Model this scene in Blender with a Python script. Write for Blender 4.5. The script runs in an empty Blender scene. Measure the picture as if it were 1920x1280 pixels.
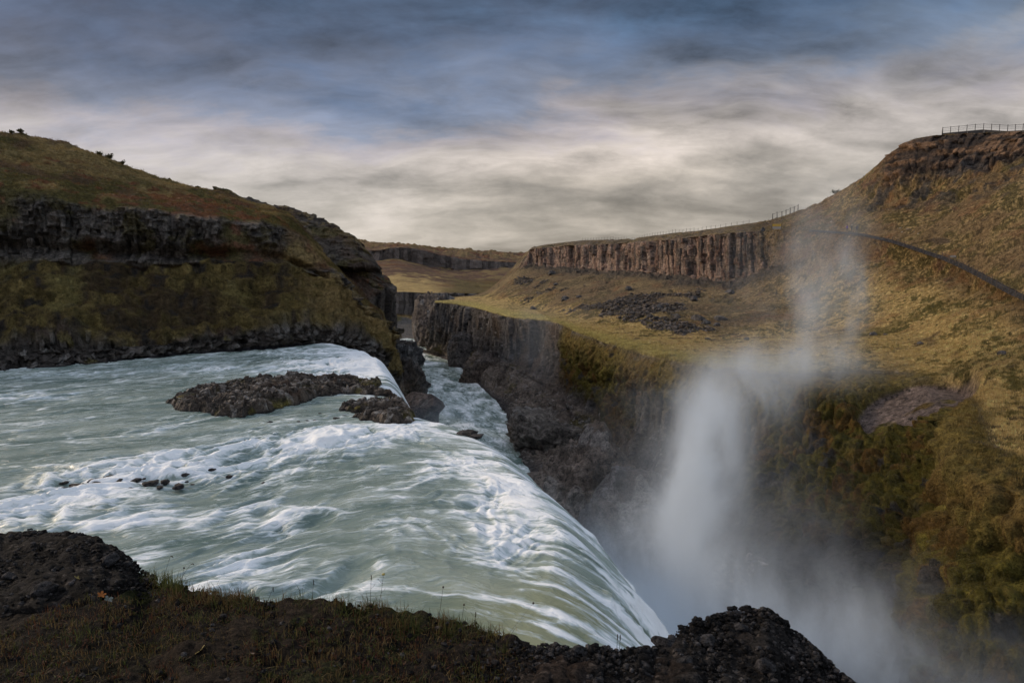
import bpy, math, time
import numpy as np
T0 = time.time()
SUN_E, SKY_UP, SKY_BACK = 2.7, 1.8, 1.6
rng = np.random.default_rng(7)
S = bpy.context.scene
COL = S.collection
F = 1280.0
TH = math.atan(140.0 / 1280.0)
CT, ST = math.cos(TH), math.sin(TH)
CAMZ = 12.0

# ------------------------------------------------------------------ survey helpers
def ray(u, v):
    a = (u - 960.0) / F; b = (640.0 - v) / F
    return np.array([a, CT + b * ST, -ST + b * CT])
def P(u, v, y):
    d = ray(u, v); k = y / d[1]
    return np.array([d[0] * k, y, CAMZ + d[2] * k])
def PZ(u, v, z):
    d = ray(u, v); k = (z - CAMZ) / d[2]
    return np.array([d[0] * k, d[1] * k, z])

# ------------------------------------------------------------------ noise
TAB = rng.random(65536).astype(np.float32)
def _h(ix, iy, iz, seed):
    h = (ix * 73856093) ^ (iy * 19349663) ^ (iz * 83492791) ^ (seed * 2654435 + 12345)
    h = (h ^ (h >> 13)) * 1274126177
    return (h ^ (h >> 16)) & 65535
def vn(p, seed=0):
    i = np.floor(p).astype(np.int64); f = (p - i).astype(np.float32)
    f = f * f * (3 - 2 * f)
    x, y, z = i[..., 0], i[..., 1], i[..., 2]
    fx, fy, fz = f[..., 0], f[..., 1], f[..., 2]
    def g(a, b, c): return TAB[_h(x + a, y + b, z + c, seed)]
    a = g(0,0,0) * (1-fx) + g(1,0,0) * fx
    b = g(0,1,0) * (1-fx) + g(1,1,0) * fx
    c = g(0,0,1) * (1-fx) + g(1,0,1) * fx
    d = g(0,1,1) * (1-fx) + g(1,1,1) * fx
    return ((a * (1-fy) + b * fy) * (1-fz) + (c * (1-fy) + d * fy) * fz) * 2 - 1
def fbm(p, o=4, seed=0, gain=0.5, ridged=False):
    s = 0; a = 1.0; t = 0; q = np.asarray(p, dtype=np.float64)
    for k in range(o):
        n = vn(q, seed + k * 17)
        if ridged: n = 1 - 2 * np.abs(n)
        s = s + a * n; t += a; a *= gain; q = q * 2.03 + 11.7
    return s / t
def worley(p, seed=0, jit=1.0):
    """F1, F2, id(0..1)"""
    i = np.floor(p).astype(np.int64); f = p - i
    F1 = np.full(p.shape[:-1], 9.0); F2 = F1.copy(); ID = np.zeros(p.shape[:-1], np.float32)
    for a in (-1, 0, 1):
        for b in (-1, 0, 1):
            for c in (-1, 0, 1):
                h = _h(i[..., 0] + a, i[..., 1] + b, i[..., 2] + c, seed)
                ox = TAB[h]; oy = TAB[(h * 7 + 13) & 65535]; oz = TAB[(h * 13 + 101) & 65535]
                d = (a + 0.5 + (ox - .5) * jit - f[..., 0])**2 + (b + 0.5 + (oy - .5) * jit - f[..., 1])**2 + (c + 0.5 + (oz - .5) * jit - f[..., 2])**2
                near = d < F1
                F2 = np.where(near, F1, np.minimum(F2, d))
                ID = np.where(near, TAB[(h * 31 + 7) & 65535], ID)
                F1 = np.where(near, d, F1)
    return np.sqrt(F1), np.sqrt(F2), ID
def slabs(x, y, seed=0):
    """jumbled tilted slabs: nearest cell carries its own height and tilt"""
    i = np.floor(x).astype(np.int64); j = np.floor(y).astype(np.int64)
    best = np.full(x.shape, 9.0); H = np.zeros(x.shape); ID = np.zeros(x.shape)
    for a in (-1, 0, 1):
        for b in (-1, 0, 1):
            h = _h(i + a, j + b, i * 0, seed)
            cx = i + a + TAB[h]; cy = j + b + TAB[(h * 7 + 13) & 65535]
            dx = x - cx; dy = y - cy; d = dx * dx + dy * dy
            r = TAB[(h * 31 + 7) & 65535]; tx = TAB[(h * 3 + 5) & 65535] - .5; ty = TAB[(h * 11 + 3) & 65535] - .5
            hh = r - .5 + 1.3 * tx * dx + 1.3 * ty * dy
            n = d < best
            best = np.where(n, d, best); H = np.where(n, hh, H); ID = np.where(n, r, ID)
    return H, ID
def columns(s, h, w=1.1, blk=3.0, seed=0):
    """basalt columns: s along the face, h up the face (metres)"""
    q = s / w; i = np.floor(q).astype(np.int64)
    best = np.full(q.shape, 9.0); sec = best.copy(); key = np.zeros(q.shape, np.int64)
    for a in (-1, 0, 1):
        k = _h(i + a, i * 0, i * 0, seed)
        d = np.abs(i + a + 0.15 + 0.7 * TAB[k] - q)
        n = d < best
        sec = np.where(n, best, np.minimum(sec, d)); key = np.where(n, k, key); best = np.where(n, d, best)
    r = TAB[key]
    b = np.floor(h / blk + r * 9).astype(np.int64)
    rb = TAB[_h(key, b, b * 0, seed + 5)]
    edge = np.clip((sec - best) * 3.0, 0, 1)          # 0 in the joint, 1 on the column
    return r, rb, edge, np.sqrt(edge)
def sm(a, b, x):
    t = np.clip((x - a) / (b - a), 0, 1); return t * t * (3 - 2 * t)
def mixc(c, d, t):
    return c * (1 - t[..., None]) + np.asarray(d, float) * t[..., None]
def hexc(r, g, b):                                    # sRGB 0-255 -> linear
    c = np.array([r, g, b]) / 255.0
    return np.where(c < 0.04045, c / 12.92, ((c + 0.055) / 1.055) ** 2.4)

# ------------------------------------------------------------------ mesh helpers
def cr(ctrl, n_per):
    """Catmull-Rom through ctrl [k,3] with n_per samples per gap"""
    c = np.asarray(ctrl, float); k = len(c)
    e = np.vstack([2 * c[0] - c[1], c, 2 * c[-1] - c[-2]])
    out = []
    for i in range(k - 1):
        t = np.linspace(0, 1, n_per[i], endpoint=False)[:, None]
        p0, p1, p2, p3 = e[i], e[i+1], e[i+2], e[i+3]
        m1 = (p2 - p0) * .5; m2 = (p3 - p1) * .5
        # limit the tangents so that uneven spacing does not overshoot
        L = np.linalg.norm(p2 - p1)
        for m in (m1, m2):
            l = np.linalg.norm(m)
            if l > 1.3 * L and l > 0: m *= 1.3 * L / l
        out.append((2*t**3 - 3*t**2 + 1) * p1 + (t**3 - 2*t**2 + t) * m1 + (-2*t**3 + 3*t**2) * p2 + (t**3 - t**2) * m2)
    out.append(c[-1:])
    return np.vstack(out)
def net(rows, ncol, nrow, soft=0.35):
    """rows: list of control rows (same number of stations).  Returns grid [R,C,3] and row coordinate."""
    R = np.stack([cr(r, ncol) for r in rows])          # [k,C,3]
    k = len(rows); out = []; rc = []
    e = np.concatenate([2 * R[:1] - R[1:2], R, 2 * R[-1:] - R[-2:-1]])
    for i in range(k - 1):
        t = np.linspace(0, 1, nrow[i], endpoint=(i == k - 2))[:, None, None]
        p0, p1, p2, p3 = e[i], e[i+1], e[i+2], e[i+3]
        L = np.linalg.norm(p2 - p1, axis=-1, keepdims=True) + 1e-6
        def lim(m):
            l = np.linalg.norm(m, axis=-1, keepdims=True) + 1e-6
            return m * np.minimum(1, 1.2 * L / l)
        m1 = lim((p2 - p0) * .5); m2 = lim((p3 - p1) * .5)
        s = (2*t**3 - 3*t**2 + 1) * p1 + (t**3 - 2*t**2 + t) * m1 + (-2*t**3 + 3*t**2) * p2 + (t**3 - t**2) * m2
        l = p1 * (1 - t) + p2 * t
        out.append(l * (1 - soft) + s * soft)
        rc.append(i + t[:, 0, 0])
    return np.vstack(out), np.concatenate(rc)
def gnormals(G):
    du = np.gradient(G, axis=1); dv = np.gradient(G, axis=0)
    n = np.cross(du, dv); l = np.linalg.norm(n, axis=-1, keepdims=True) + 1e-9
    return n / l
def blur(G, k):
    for _ in range(k):
        H = G.copy()
        H[1:-1] = (G[:-2] + 2 * G[1:-1] + G[2:]) / 4
        G = H.copy(); G[:, 1:-1] = (H[:, :-2] + 2 * H[:, 1:-1] + H[:, 2:]) / 4
    return G
def mesh_from(name, verts, faces, mat=None, smooth=True, colors=None, attrs=None, matidx=None):
    me = bpy.data.meshes.new(name)
    verts = np.asarray(verts, np.float32).reshape(-1, 3); faces = np.asarray(faces, np.int32)
    nf, k = faces.shape
    me.vertices.add(len(verts)); me.vertices.foreach_set('co', verts.ravel())
    me.loops.add(nf * k); me.loops.foreach_set('vertex_index', faces.ravel())
    me.polygons.add(nf)
    me.polygons.foreach_set('loop_start', np.arange(nf, dtype=np.int32) * k)
    me.polygons.foreach_set('loop_total', np.full(nf, k, np.int32))
    me.polygons.foreach_set('use_smooth', np.full(nf, smooth))
    me.update(calc_edges=True)
    if colors is not None:
        a = me.color_attributes.new('Col', 'FLOAT_COLOR', 'POINT')
        c = np.ones((len(verts), 4), np.float32); c[:, :3] = np.asarray(colors).reshape(-1, 3)
        a.data.foreach_set('color', c.ravel())
    for kx, vals in (attrs or {}).items():
        vals = np.asarray(vals, np.float32)
        if vals.reshape(len(verts), -1).shape[1] == 3:
            a = me.attributes.new(kx, 'FLOAT_VECTOR', 'POINT'); a.data.foreach_set('vector', vals.ravel())
        else:
            a = me.attributes.new(kx, 'FLOAT', 'POINT'); a.data.foreach_set('value', vals.ravel())
    if mat: me.materials.append(mat)
    return me
def grid_faces(R, C, flip=False):
    i = np.arange(R - 1)[:, None] * C + np.arange(C - 1)[None]
    q = np.stack([i, i + 1, i + C + 1, i + C], -1).reshape(-1, 4)
    return q[:, ::-1] if flip else q
def link(name, me, parent=None, loc=None):
    o = bpy.data.objects.new(name, me); COL.objects.link(o)
    if parent: o.parent = parent
    if loc is not None: o.location = loc
    return o
def tag(o, label=None, cat=None, group=None, kind=None):
    if label: o['label'] = label
    if cat: o['category'] = cat
    if group: o['group'] = group
    if kind: o['kind'] = kind
    return o
def grid_obj(name, G, mat, colors, attrs=None, flip=False):
    me = mesh_from(name, G, grid_faces(G.shape[0], G.shape[1], flip), mat, True, colors, attrs)
    return link(name, me)

# ------------------------------------------------------------------ materials
def new_mat(name):
    m = bpy.data.materials.new(name); m.use_nodes = True
    nt = m.node_tree; nt.nodes.clear()
    out = nt.nodes.new('ShaderNodeOutputMaterial')
    return m, nt, out
class NT:
    def __init__(s, nt): s.nt = nt
    def n(s, t, **kw):
        x = s.nt.nodes.new(t)
        for k, v in kw.items():
            if k.startswith('i_'):
                key = k[2:]; x.inputs[int(key) if key.isdigit() else key.replace('_', ' ')].default_value = v
            else: setattr(x, k, v)
        return x
    def l(s, a, b): s.nt.links.new(a, b)
    def math(s, op, a, b=None, c=None, clamp=False):
        x = s.nt.nodes.new('ShaderNodeMath'); x.operation = op; x.use_clamp = clamp
        for i, q in enumerate((a, b, c)):
            if q is None: continue
            if isinstance(q, (int, float)): x.inputs[i].default_value = q
            else: s.l(q, x.inputs[i])
        return x.outputs[0]
    def vmath(s, op, a, b=None, out=0):
        x = s.nt.nodes.new('ShaderNodeVectorMath'); x.operation = op
        for i, q in enumerate((a, b)):
            if q is None: continue
            if isinstance(q, (tuple, list)): x.inputs[i].default_value = q
            elif isinstance(q, (int, float)): x.inputs[3 if op == 'SCALE' else i].default_value = q
            else: s.l(q, x.inputs[3 if (op == 'SCALE' and i == 1) else i])
        return x.outputs[out]
    def noise(s, vec, scale, detail=4, rough=0.55, dist=0.0, typ='FBM'):
        x = s.n('ShaderNodeTexNoise'); x.noise_type = typ
        x.inputs['Scale'].default_value = scale; x.inputs['Detail'].default_value = detail
        x.inputs['Roughness'].default_value = rough; x.inputs['Distortion'].default_value = dist
        if vec is not None: s.l(vec, x.inputs['Vector'])
        return x.outputs['Fac']
    def ramp(s, fac, stops, interp='LINEAR'):
        x = s.n('ShaderNodeValToRGB'); r = x.color_ramp; r.interpolation = interp
        while len(r.elements) < len(stops): r.elements.new(0.5)
        for e, (p, c) in zip(r.elements, stops):
            e.position = p; e.color = (c, c, c, 1) if isinstance(c, (int, float)) else tuple(c) + (1,)
        s.l(fac, x.inputs[0]); return x.outputs[0]
    def mix(s, f, a, b, mode='MIX'):
        x = s.n('ShaderNodeMix'); x.data_type = 'RGBA'; x.blend_type = mode; x.clamp_factor = True
        for idx, q in ((0, f), (6, a), (7, b)):
            if isinstance(q, (int, float)) and idx == 0: x.inputs[0].default_value = q
            elif isinstance(q, (tuple, list)): x.inputs[idx].default_value = tuple(q) + (1,) if len(q) == 3 else q
            else: s.l(q, x.inputs[idx])
        return x.outputs[2]
def terrain_mat(name, fine=6.0, bump=0.25, rough=0.95, spread=0.55, spec=0.15):
    m, nt, out = new_mat(name); k = NT(nt)
    geo = k.n('ShaderNodeNewGeometry'); pos = geo.outputs['Position']
    col = k.n('ShaderNodeAttribute', attribute_name='Col').outputs['Color']
    n1 = k.noise(pos, fine, 5, 0.7); n2 = k.noise(pos, fine * 0.23, 5, 0.75)
    mul = k.math('ADD', k.math('MULTIPLY', n1, spread * 4), k.math('MULTIPLY', n2, spread * 6.0))
    mul = k.math('ADD', mul, 1 - spread * 5.0)
    mul = k.math('MAXIMUM', mul, 0.2)
    c = k.vmath('SCALE', col, mul)
    bs = k.n('ShaderNodeBsdfPrincipled'); k.l(c, bs.inputs['Base Color'])
    bs.inputs['Roughness'].default_value = rough; bs.inputs['Specular IOR Level'].default_value = spec
    b = k.n('ShaderNodeBump'); b.inputs['Strength'].default_value = 0.9; b.inputs['Distance'].default_value = bump
    k.l(k.math('ADD', n1, k.math('MULTIPLY', n2, 3.0)), b.inputs['Height']); k.l(b.outputs[0], bs.inputs['Normal'])
    k.l(bs.outputs[0], out.inputs[0]); return m
def plain_mat(name, c, rough=0.8, spec=0.3, var=0.3, scale=20, metal=0):
    m, nt, out = new_mat(name); k = NT(nt)
    tc = k.n('ShaderNodeTexCoord').outputs['Object']
    n = k.noise(tc, scale, 4, 0.6)
    f = k.math('ADD', k.math('MULTIPLY', n, 2 * var), 1 - var)
    rgb = k.n('ShaderNodeRGB'); rgb.outputs[0].default_value = tuple(c) + (1,)
    bs = k.n('ShaderNodeBsdfPrincipled'); k.l(k.vmath('SCALE', rgb.outputs[0], f), bs.inputs['Base Color'])
    bs.inputs['Roughness'].default_value = rough; bs.inputs['Specular IOR Level'].default_value = spec
    bs.inputs['Metallic'].default_value = metal
    k.l(bs.outputs[0], out.inputs[0]); return m

# ================================================================== RIGHT BANK: bench, talus, basalt cliff, hill
GOLD = np.array([.43, .305, .125]); OLIVE = np.array([.125, .102, .032]); MOSS = np.array([.150, .125, .024]); MOSSO = np.array([.165, .095, .026])
HEATH = np.array([.105, .062, .040]); RUST = np.array([.16, .06, .028]); DIRT = np.array([.085, .062, .045])
ROCK = np.array([.085, .076, .070]); DROCK = np.array([.040, .037, .036]); TAN = np.array([.33, .245, .19]); WET = np.array([.045, .043, .046])
terr = terrain_mat('turf_and_rock', 7.0, .3, spread=.62)
cols = [  # back, skyline, crag base, path/clifftop, cliff base, talus mid, talus foot, bench edge, wall mid, foot, shore, under
 [P(835,556,480),P(832,557,345),P(830,558,338),P(828,559,330),P(827,559.5,325),P(826,560,318),P(824,561,310),P(815,566,278),P(808,620,277),P(803,652,284),P(793,655,297),P(770,700,290)],
 [P(915,548,500),P(914,545,362),P(912,545,350),P(908,547,338),P(904,549,333),P(900,551,325),P(892,556,305),P(880,573,262),P(872,625,261),P(868,655,262),P(852,678,262),P(815,720,255)],
 [P(1010,466,520),P(995,467,345),P(990,470,334),P(984,482,326),P(972,503,318),P(957,525,298),P(950,565,262),P(955,594,204),P(958,660,203),P(950,690,202),P(915,745,195),P(880,790,190)],
 [P(1040,461,500),P(1010,461,335),P(1003,463,324),P(996,468,316),P(996,498,313),P(1000,535,275),P(1005,580,236),P(1028,601,190),P(1030,665,188),P(1012,720,182),P(943,765,176),P(900,830,160)],
 [P(1100,452,480),P(1080,452,312),P(1076,454,303),P(1072,461,292),P(1072,503,289),P(1085,550,232),P(1095,600,186),P(1090,624,150),P(1090,700,148),P(1070,770,144),P(950,835,142),P(900,930,120)],
 [P(1200,447,470),P(1175,447,282),P(1172,449,273),P(1165,457,262),P(1163,508,258),P(1180,560,200),P(1195,615,155),P(1165,650,127),P(1160,760,124),P(1130,850,120),P(1000,900,116),P(940,1010,100)],
 [P(1290,440,460),P(1268,437,250),P(1265,439,242),P(1260,449,230),P(1262,516,227),P(1282,575,172),P(1290,635,134),P(1250,671,112),P(1240,800,108),P(1200,920,100),P(1062,965,102),P(980,1100,85)],
 [P(1390,430,460),P(1370,424,230),P(1368,427,222),P(1362,438,208),P(1362,525,205),P(1380,582,165),P(1390,640,130),P(1345,689,101),P(1330,850,95),P(1265,990,84),P(1120,1060,86),P(1050,1200,70)],
 [P(1500,400,450),P(1475,403,225),P(1458,424,212),P(1450,432,197),P(1455,500,190),P(1485,560,165),P(1500,625,135),P(1450,697,97),P(1420,850,86),P(1330,1080,70),P(1185,1130,74),P(1100,1290,60)],
 [P(1620,330,420),P(1600,343,202),P(1590,388,186),P(1545,434,180),P(1550,475,171),P(1590,540,150),P(1620,615,126),P(1560,692,96),P(1520,860,80),P(1440,1130,59),P(1300,1300,56),P(1200,1500,45)],
 [P(1720,262,380),P(1702,266,186),P(1690,375,170),P(1655,448,156),P(1672,490,150),P(1715,550,130),P(1745,630,108),P(1690,694,93),P(1640,880,72),P(1530,1200,50),P(1400,1500,43),P(1300,1700,35)],
 [P(1850,243,330),P(1845,248,172),P(1795,350,160),P(1790,491,130),P(1806,525,124),P(1825,590,106),P(1835,665,86),P(1815,742,75),P(1740,950,59),P(1650,1300,42),P(1560,1700,33),P(1500,2000,27)],
 [P(2060,240,300),P(2050,246,155),P(1925,312,149),P(1921,558,101),P(1935,592,94),P(1935,660,80),P(1920,740,68),P(1800,845,55),P(1740,1080,45),P(1690,1500,33),P(1650,2000,26),P(1600,2500,21)],
 [P(2400,240,260),P(2350,240,130),P(2250,330,120),P(2130,640,78),P(2110,670,74),P(2080,720,66),P(1990,800,58),P(1870,915,45),P(1850,1130,40),P(1800,1500,31),P(1800,2300,22),P(1900,3200,16)],
 [P(3200,200,220),P(3000,200,110),P(2800,300,100),P(2500,700,60),P(2450,740,55),P(2400,800,50),P(2250,880,44),P(2100,960,40),P(2030,1250,35),P(1960,1800,27),P(2100,3000,16),P(2500,4500,12)],
 [P(5200,200,120),P(4600,200,70),P(4200,400,60),P(3600,750,40),P(3500,800,38),P(3300,900,34),P(2900,1100,30),P(2900,1150,30),P(2700,1700,24),P(2500,2600,18),P(2900,4600,11),P(4000,8000,7)],
]
for c in cols:                                          # the ground falls away behind the skyline
    d_ = c[1][:2] / c[1][1]; yb = c[0][1]; c[0] = np.array([d_[0] * yb, yb, CAMZ + (c[1][2] - CAMZ) * yb / c[1][1] - .035 * yb])
rowsR = [[c[i] for c in cols] for i in range(12)]
ncR = [90,110,70,100,130,140,130,120,120,140,130,120,110,60,30]
nrR = [8,40,85,85,75,70,95,150,150,60,6]
G, rc = net(rowsR, ncR, nrR)
_cc = np.concatenate([i + np.linspace(0, 1, n, endpoint=False) for i, n in enumerate(ncR)] + [[len(ncR)]])
Gb = G.copy()
for _ in range(500): Gb[1:-1] = (Gb[:-2] + 2 * Gb[1:-1] + Gb[2:]) / 4
wb_ = (sm(1.0, .45, np.abs(rc - 7.1))[:, None] * sm(9.4, 10.4, _cc)[None])[..., None]
G = G * (1 - wb_) + Gb * wb_
# column coordinate
cc = np.concatenate([i + np.linspace(0, 1, n, endpoint=False) for i, n in enumerate(ncR)] + [[len(ncR)]])
RC, CC = np.meshgrid(rc, cc, indexing='ij')
N = gnormals(blur(G, 3))
if N[400, 700, 2] < 0: N = -N
def alongface(G, r):                                   # metres along a control row
    a = G[r]; return np.concatenate([[0], np.cumsum(np.linalg.norm(np.diff(a[:, :2], axis=0), axis=1))])
w3 = fbm(G / 14.0, 4, 1); w1 = fbm(G / 3.2, 4, 3); w05 = fbm(G / 0.9, 3, 5)
rcw = RC + 0.10 * w3 + 0.06 * w1
big = fbm(G / 28.0, 3, 41)
# --- basalt columns of the plateau cliff (rows 3-4)
r3 = int(np.argmin(abs(rc - 3.5))); sA = alongface(G, r3)[None, :] + 0 * RC
sA = sA + 0.35 * fbm(G / 2.0, 2, 9)
colr, colb, ced, cround = columns(sA, G[..., 2] * 1.0, 1.9, 5.0, 3)
colr2, colb2, ced2, cround2 = columns(sA, G[..., 2], 0.8, 2.0, 5)
butt = fbm(np.stack([sA / 9.0, 0 * sA, 0 * sA + 3], -1), 3, 8)
mcliff = sm(2.93, 3.02, RC + .04 * w1) * sm(4.06, 3.98, RC + .10 * colr - .05) * sm(1.6, 2.4, CC) * sm(8.5, 7.3, CC + .5 * w1 + .5 * w3)
hor = N.copy(); hor[..., 2] = 0; hor /= np.linalg.norm(hor, axis=-1, keepdims=True) + 1e-6
dcol = (1.5 * (colr - .5) + 1.0 * (colb - .5) + 0.45 * (colb2 - .5) + 0.5 * (cround - 1) + 0.25 * (cround2 - 1) + 2.4 * butt)
D = hor * (mcliff * dcol)[..., None]
# --- crag on the upper hill (rows 1-2), columns 9.3..13
scrag = alongface(G, int(np.argmin(abs(rc - 1.5))))[None, :] + 0 * RC
kr, kb, ke, kround = columns(scrag + .5 * w1 * 2, G[..., 2], 1.3, 1.6, 11)
mcrag = sm(1.0, 1.03, RC) * sm(1.78, 1.6, RC + .16 * w3) * sm(9.35, 9.7, CC)
lay = vn(np.stack([G[..., 0] / 9, G[..., 1] / 9, G[..., 2] / 0.9], -1), 4)
D += hor * (mcrag * (1.7 * (kb - .3) + .8 * lay + .4 * (kround - 1) + 1.5 * w3))[..., None]
mgully = sm(1.3, 1.6, RC + .1 * w1) * sm(2.35, 2.0, RC + .2 * w3) * sm(8.9, 9.6, CC)
D += N * (mgully * (1.6 * fbm(G / np.array([3.5, 3.5, 6.]), 4, 17, ridged=True) - .6))[..., None]
# --- canyon wall (rows 7-9)
sw = alongface(G, int(np.argmin(abs(rc - 7.6))))[None, :] + 0 * RC
sww = sw + .6 * fbm(G / 3.0, 2, 19)
wr, wb, we, wround = columns(sww, G[..., 2], 1.5, 4.0, 21)
rs = -.38 * sm(10.8, 11.8, CC)
mwall = sm(7.02, 7.12, RC - rs) * sm(9.05, 8.85, RC + .12 * w3)
mossy = sm(3.3, 3.6, CC) * sm(6.9 , 7.2, RC - rs + .14 * w1 + .12 * w3)                      # where moss hangs on the wall
mossw = mossy * sm(8.75, 8.2, RC - .12 * sm(9, 10, CC) + .35 * w3 + .2 * w1)
mossw = mossw * (1 - .85 * sm(4.9, 5.8, CC) * sm(8.6, 7.6, CC + .5 * w3) * sm(7.35, 7.75, RC + .25 * w3 + .2 * w1))
lowr = sm(8.8, 9.05, RC + .1 * w3)
D += hor * (mwall * (1 - mossw * .65) * (1.3 * (wr - .5) + 1.0 * (wb - .5) + .5 * (wround - 1) + 2.2 * butt * 0 + 2.0 * fbm(np.stack([sw / 7., 0 * sw, G[..., 2] / 30.], -1), 3, 23)))[..., None]
sel = (mossw > .02)
pm = G[sel] * np.array([1, 1, .62])
f1a, f2a, ida = worley(pm / 1.75 + .3 * w1[sel][:, None], 3); f1b, f2b, idb = worley(pm / .75, 5)
blob = np.zeros(RC.shape); bid = np.zeros(RC.shape)
blob[sel] = 1.75 * (1 - np.minimum(f1a, 1) ** 1.5) + .8 * (1 - np.minimum(f1b, 1) ** 1.6) ; bid[sel] = ida * .6 + idb * .4
D += N * (mossw * (blob * (.15 + 1.0 * sm(7.05, 7.6, RC - rs)) - 1.3 * sm(7.2, 8.0, RC - rs)) * (1.0 + .25 * w3) + mossw * 1.2 * w3 * sm(7.2, 7.6, RC))[..., None]
# bare rock ledges below the wall
lr, lid = slabs(G[..., 0] / 3.2 + w3, G[..., 1] / 3.2, 7); lr2, lid2 = slabs(G[..., 0] / 1.1, G[..., 1] / 1.1 + w1, 8)
rid = fbm(G / 7.0, 4, 25, ridged=True)
mled = sm(8.5, 8.95, RC + .2 * w3) * (1 - mossw)
f1c, f2c, idc = worley(G / np.array([7., 9., 6.]) + .35 * w3[..., None], 27)
D += N * (mled * sm(10.0, 9.5, RC) * (3.0 * (1 - np.minimum(f1c, 1) ** 2) - 2.2 + 1.3 * rid + .5 * lr + .35 * lr2 + .3 * w1 + .2 * w05))[..., None]
D[..., 2] += mled * .8 * (np.round(G[..., 2] / 1.6 + w3 * .7) * 1.6 - G[..., 2]) * .4
mled_keep = mled
# --- turf: tussocks, ruts and the broad roll of the ground
mturf = (1 - mcliff) * (1 - mcrag) * sm(7.12, 6.98, RC)
D[..., 2] -= sm(.1, .4, abs(RC - 3.0)) * mturf * 1.1 * sm(5.6, 4.6, RC) * sm(.45, .9, fbm(G / np.array([14., 14., 40.]), 3, 77, ridged=True))
f1t, f2t, idt = worley(G / np.array([1.5, 1.5, 3.]) + .3 * w1[..., None], 79); D[..., 2] += mturf * .22 * (1 - np.minimum(f1t, 1) ** 2) * sm(-.1, .3, w3) * sm(4.2, 5.0, RC)
D[..., 2] += mturf * (.35 * w3 + .16 * w1 + .05 * w05) * (1 - .5 * sm(5.8, 6.3, RC))
scree = sm(.06, .50, fbm(G / np.array([16., 16., 20.]), 3, 33) + .45 * w1) * sm(4.0, 4.25, RC) * sm(6.15, 5.75, RC) * sm(1.8, 2.6, CC) * sm(8.2, 7.0, CC)
sc1, sci = slabs(G[..., 0] / .9, G[..., 1] / .9, 31)
D[..., 2] += scree * (.9 * sc1)
rock2 = sm(2.0, 2.6, CC) * sm(9.0, 8.0, CC) * sm(3.95, 4.02, RC) * sm(4.45, 4.15, RC + .2 * w3)
D += N * (rock2 * 1.2 * fbm(G / 3., 4, 35, ridged=True))[..., None]
# --- the eroded hollow in the bench rim
C0 = P(1735, 722, 80)
hx = (G[..., 0] - C0[0]); hy = (G[..., 1] - C0[1])
hr = np.sqrt((hx / 7.2) ** 2 + (hy / 7.6) ** 2) + .13 * w1 + .10 * w3
hollow = sm(1.04, .92, hr) * sm(6.3, 6.7, RC)
G2 = G + D
# raw colours -------------------------------------------------------
n_a = fbm(G / 7.0, 4, 51); n_b = fbm(G / 1.6, 4, 53); n_c = fbm(G / .45, 3, 55); str_ = fbm(G / np.array([2.5, .6, .6]), 3, 57)
K = np.zeros(G.shape) + OLIVE
GOLD_R = GOLD
K = mixc(K, GOLD, sm(-.15, .30, n_a * .7 + .8 * n_b + .7 * n_c + .35 * sm(5.6, 6.5, RC) + .12))
K = mixc(K, HEATH * 1.1, .5 * sm(-.05, .30, fbm(G / 10., 3, 59) + .3 * n_b) * sm(6.1, 5.6, RC) * sm(10.5, 8, CC))
K = K * (1 - .12 * sm(5.4, 4.6, RC + .4 * n_a))[..., None]
K = mixc(K, HEATH, sm(5.2, 3.9, RC + .5 * n_a) * sm(7.5, 8.5, CC) * (.25 + .4 * sm(-.2, .2, n_a + .4 * n_b)))
rut = sm(.80, .93, fbm(G / np.array([22., 13., 9.]), 3, 75, ridged=True) + .10 * n_b) * sm(6.6, 6.0, RC)
K = mixc(K, DIRT * .8, rut * .75)
K = mixc(K, np.array([.125, .092, .062]), .65 * sm(6.0, 5.3, RC + .3 * n_a) * sm(8.6, 7.5, CC))
K = mixc(K, RUST, .35 * sm(.2, .5, fbm(G / 5., 3, 61) + .6 * n_b) * sm(6.2, 5.8, RC))
K = mixc(K, OLIVE * .9, .65 * sm(.15, .5, fbm(G / np.array([7., 2.5, 3.]), 4, 63) + .5 * n_b) * sm(4.9, 5.6, RC))
K = mixc(K, DIRT * .7, .8 * sm(.38, .5, fbm(G / np.array([3.5, 1.6, 2]), 3, 65)) * sm(5.3, 5.8, RC) * sm(7.0, 6.7, RC))
K = mixc(K, ROCK * .8, sm(.3, .8, scree) * .7)
K = mixc(K, ROCK * .8, rock2 * .8)
K = mixc(K, np.array([.33, .285, .085]), .65 * sm(6.45, 6.85, RC + .12 * w1 + .1 * n_b) * sm(9.5, 8.0, CC))
# cliff colours
tone = (.55 + .75 * colb2 + .35 * n_b)[..., None]
ck = TAN * tone; ck = mixc(ck, ROCK * .9, sm(.55, .8, colb + .25 * n_a) * .75)
ck = mixc(ck, RUST * 1.3, .35 * sm(.5, .8, colb2)); ck = mixc(ck, DROCK, sm(.35, .05, ced) * .8)
ck = mixc(ck, ROCK * .8, sm(6.6, 8.2, CC) * .6)
K = mixc(K, (0, 0, 0), mcliff * 0)
K = K * (1 - mcliff[..., None]) + ck * mcliff[..., None]
gk = np.array([.20, .12, .07]) * (.5 + .8 * kb)[..., None]; gk = mixc(gk, DROCK * .8, sm(.1, -.3, lay) * .8); gk = mixc(gk, DROCK, sm(.4, .05, ke) * .7)
gk = mixc(gk, ROCK * .7, sm(11.2, 12.4, CC) * .7)
K = K * (1 - mcrag[..., None]) + gk * mcrag[..., None]
gg = sm(-.05, .25, fbm(G / np.array([3., 3., 5.]), 4, 67)) * mgully
K = mixc(K, ROCK * .75, gg * .85)
topk = sm(3.0, 2.9, RC) * sm(2.0, 2.6, CC) * sm(8.7, 7.9, CC)
K = mixc(K, ROCK * 1.2, topk * sm(.0, .3, n_b + .5 * n_a) * .6)
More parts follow.
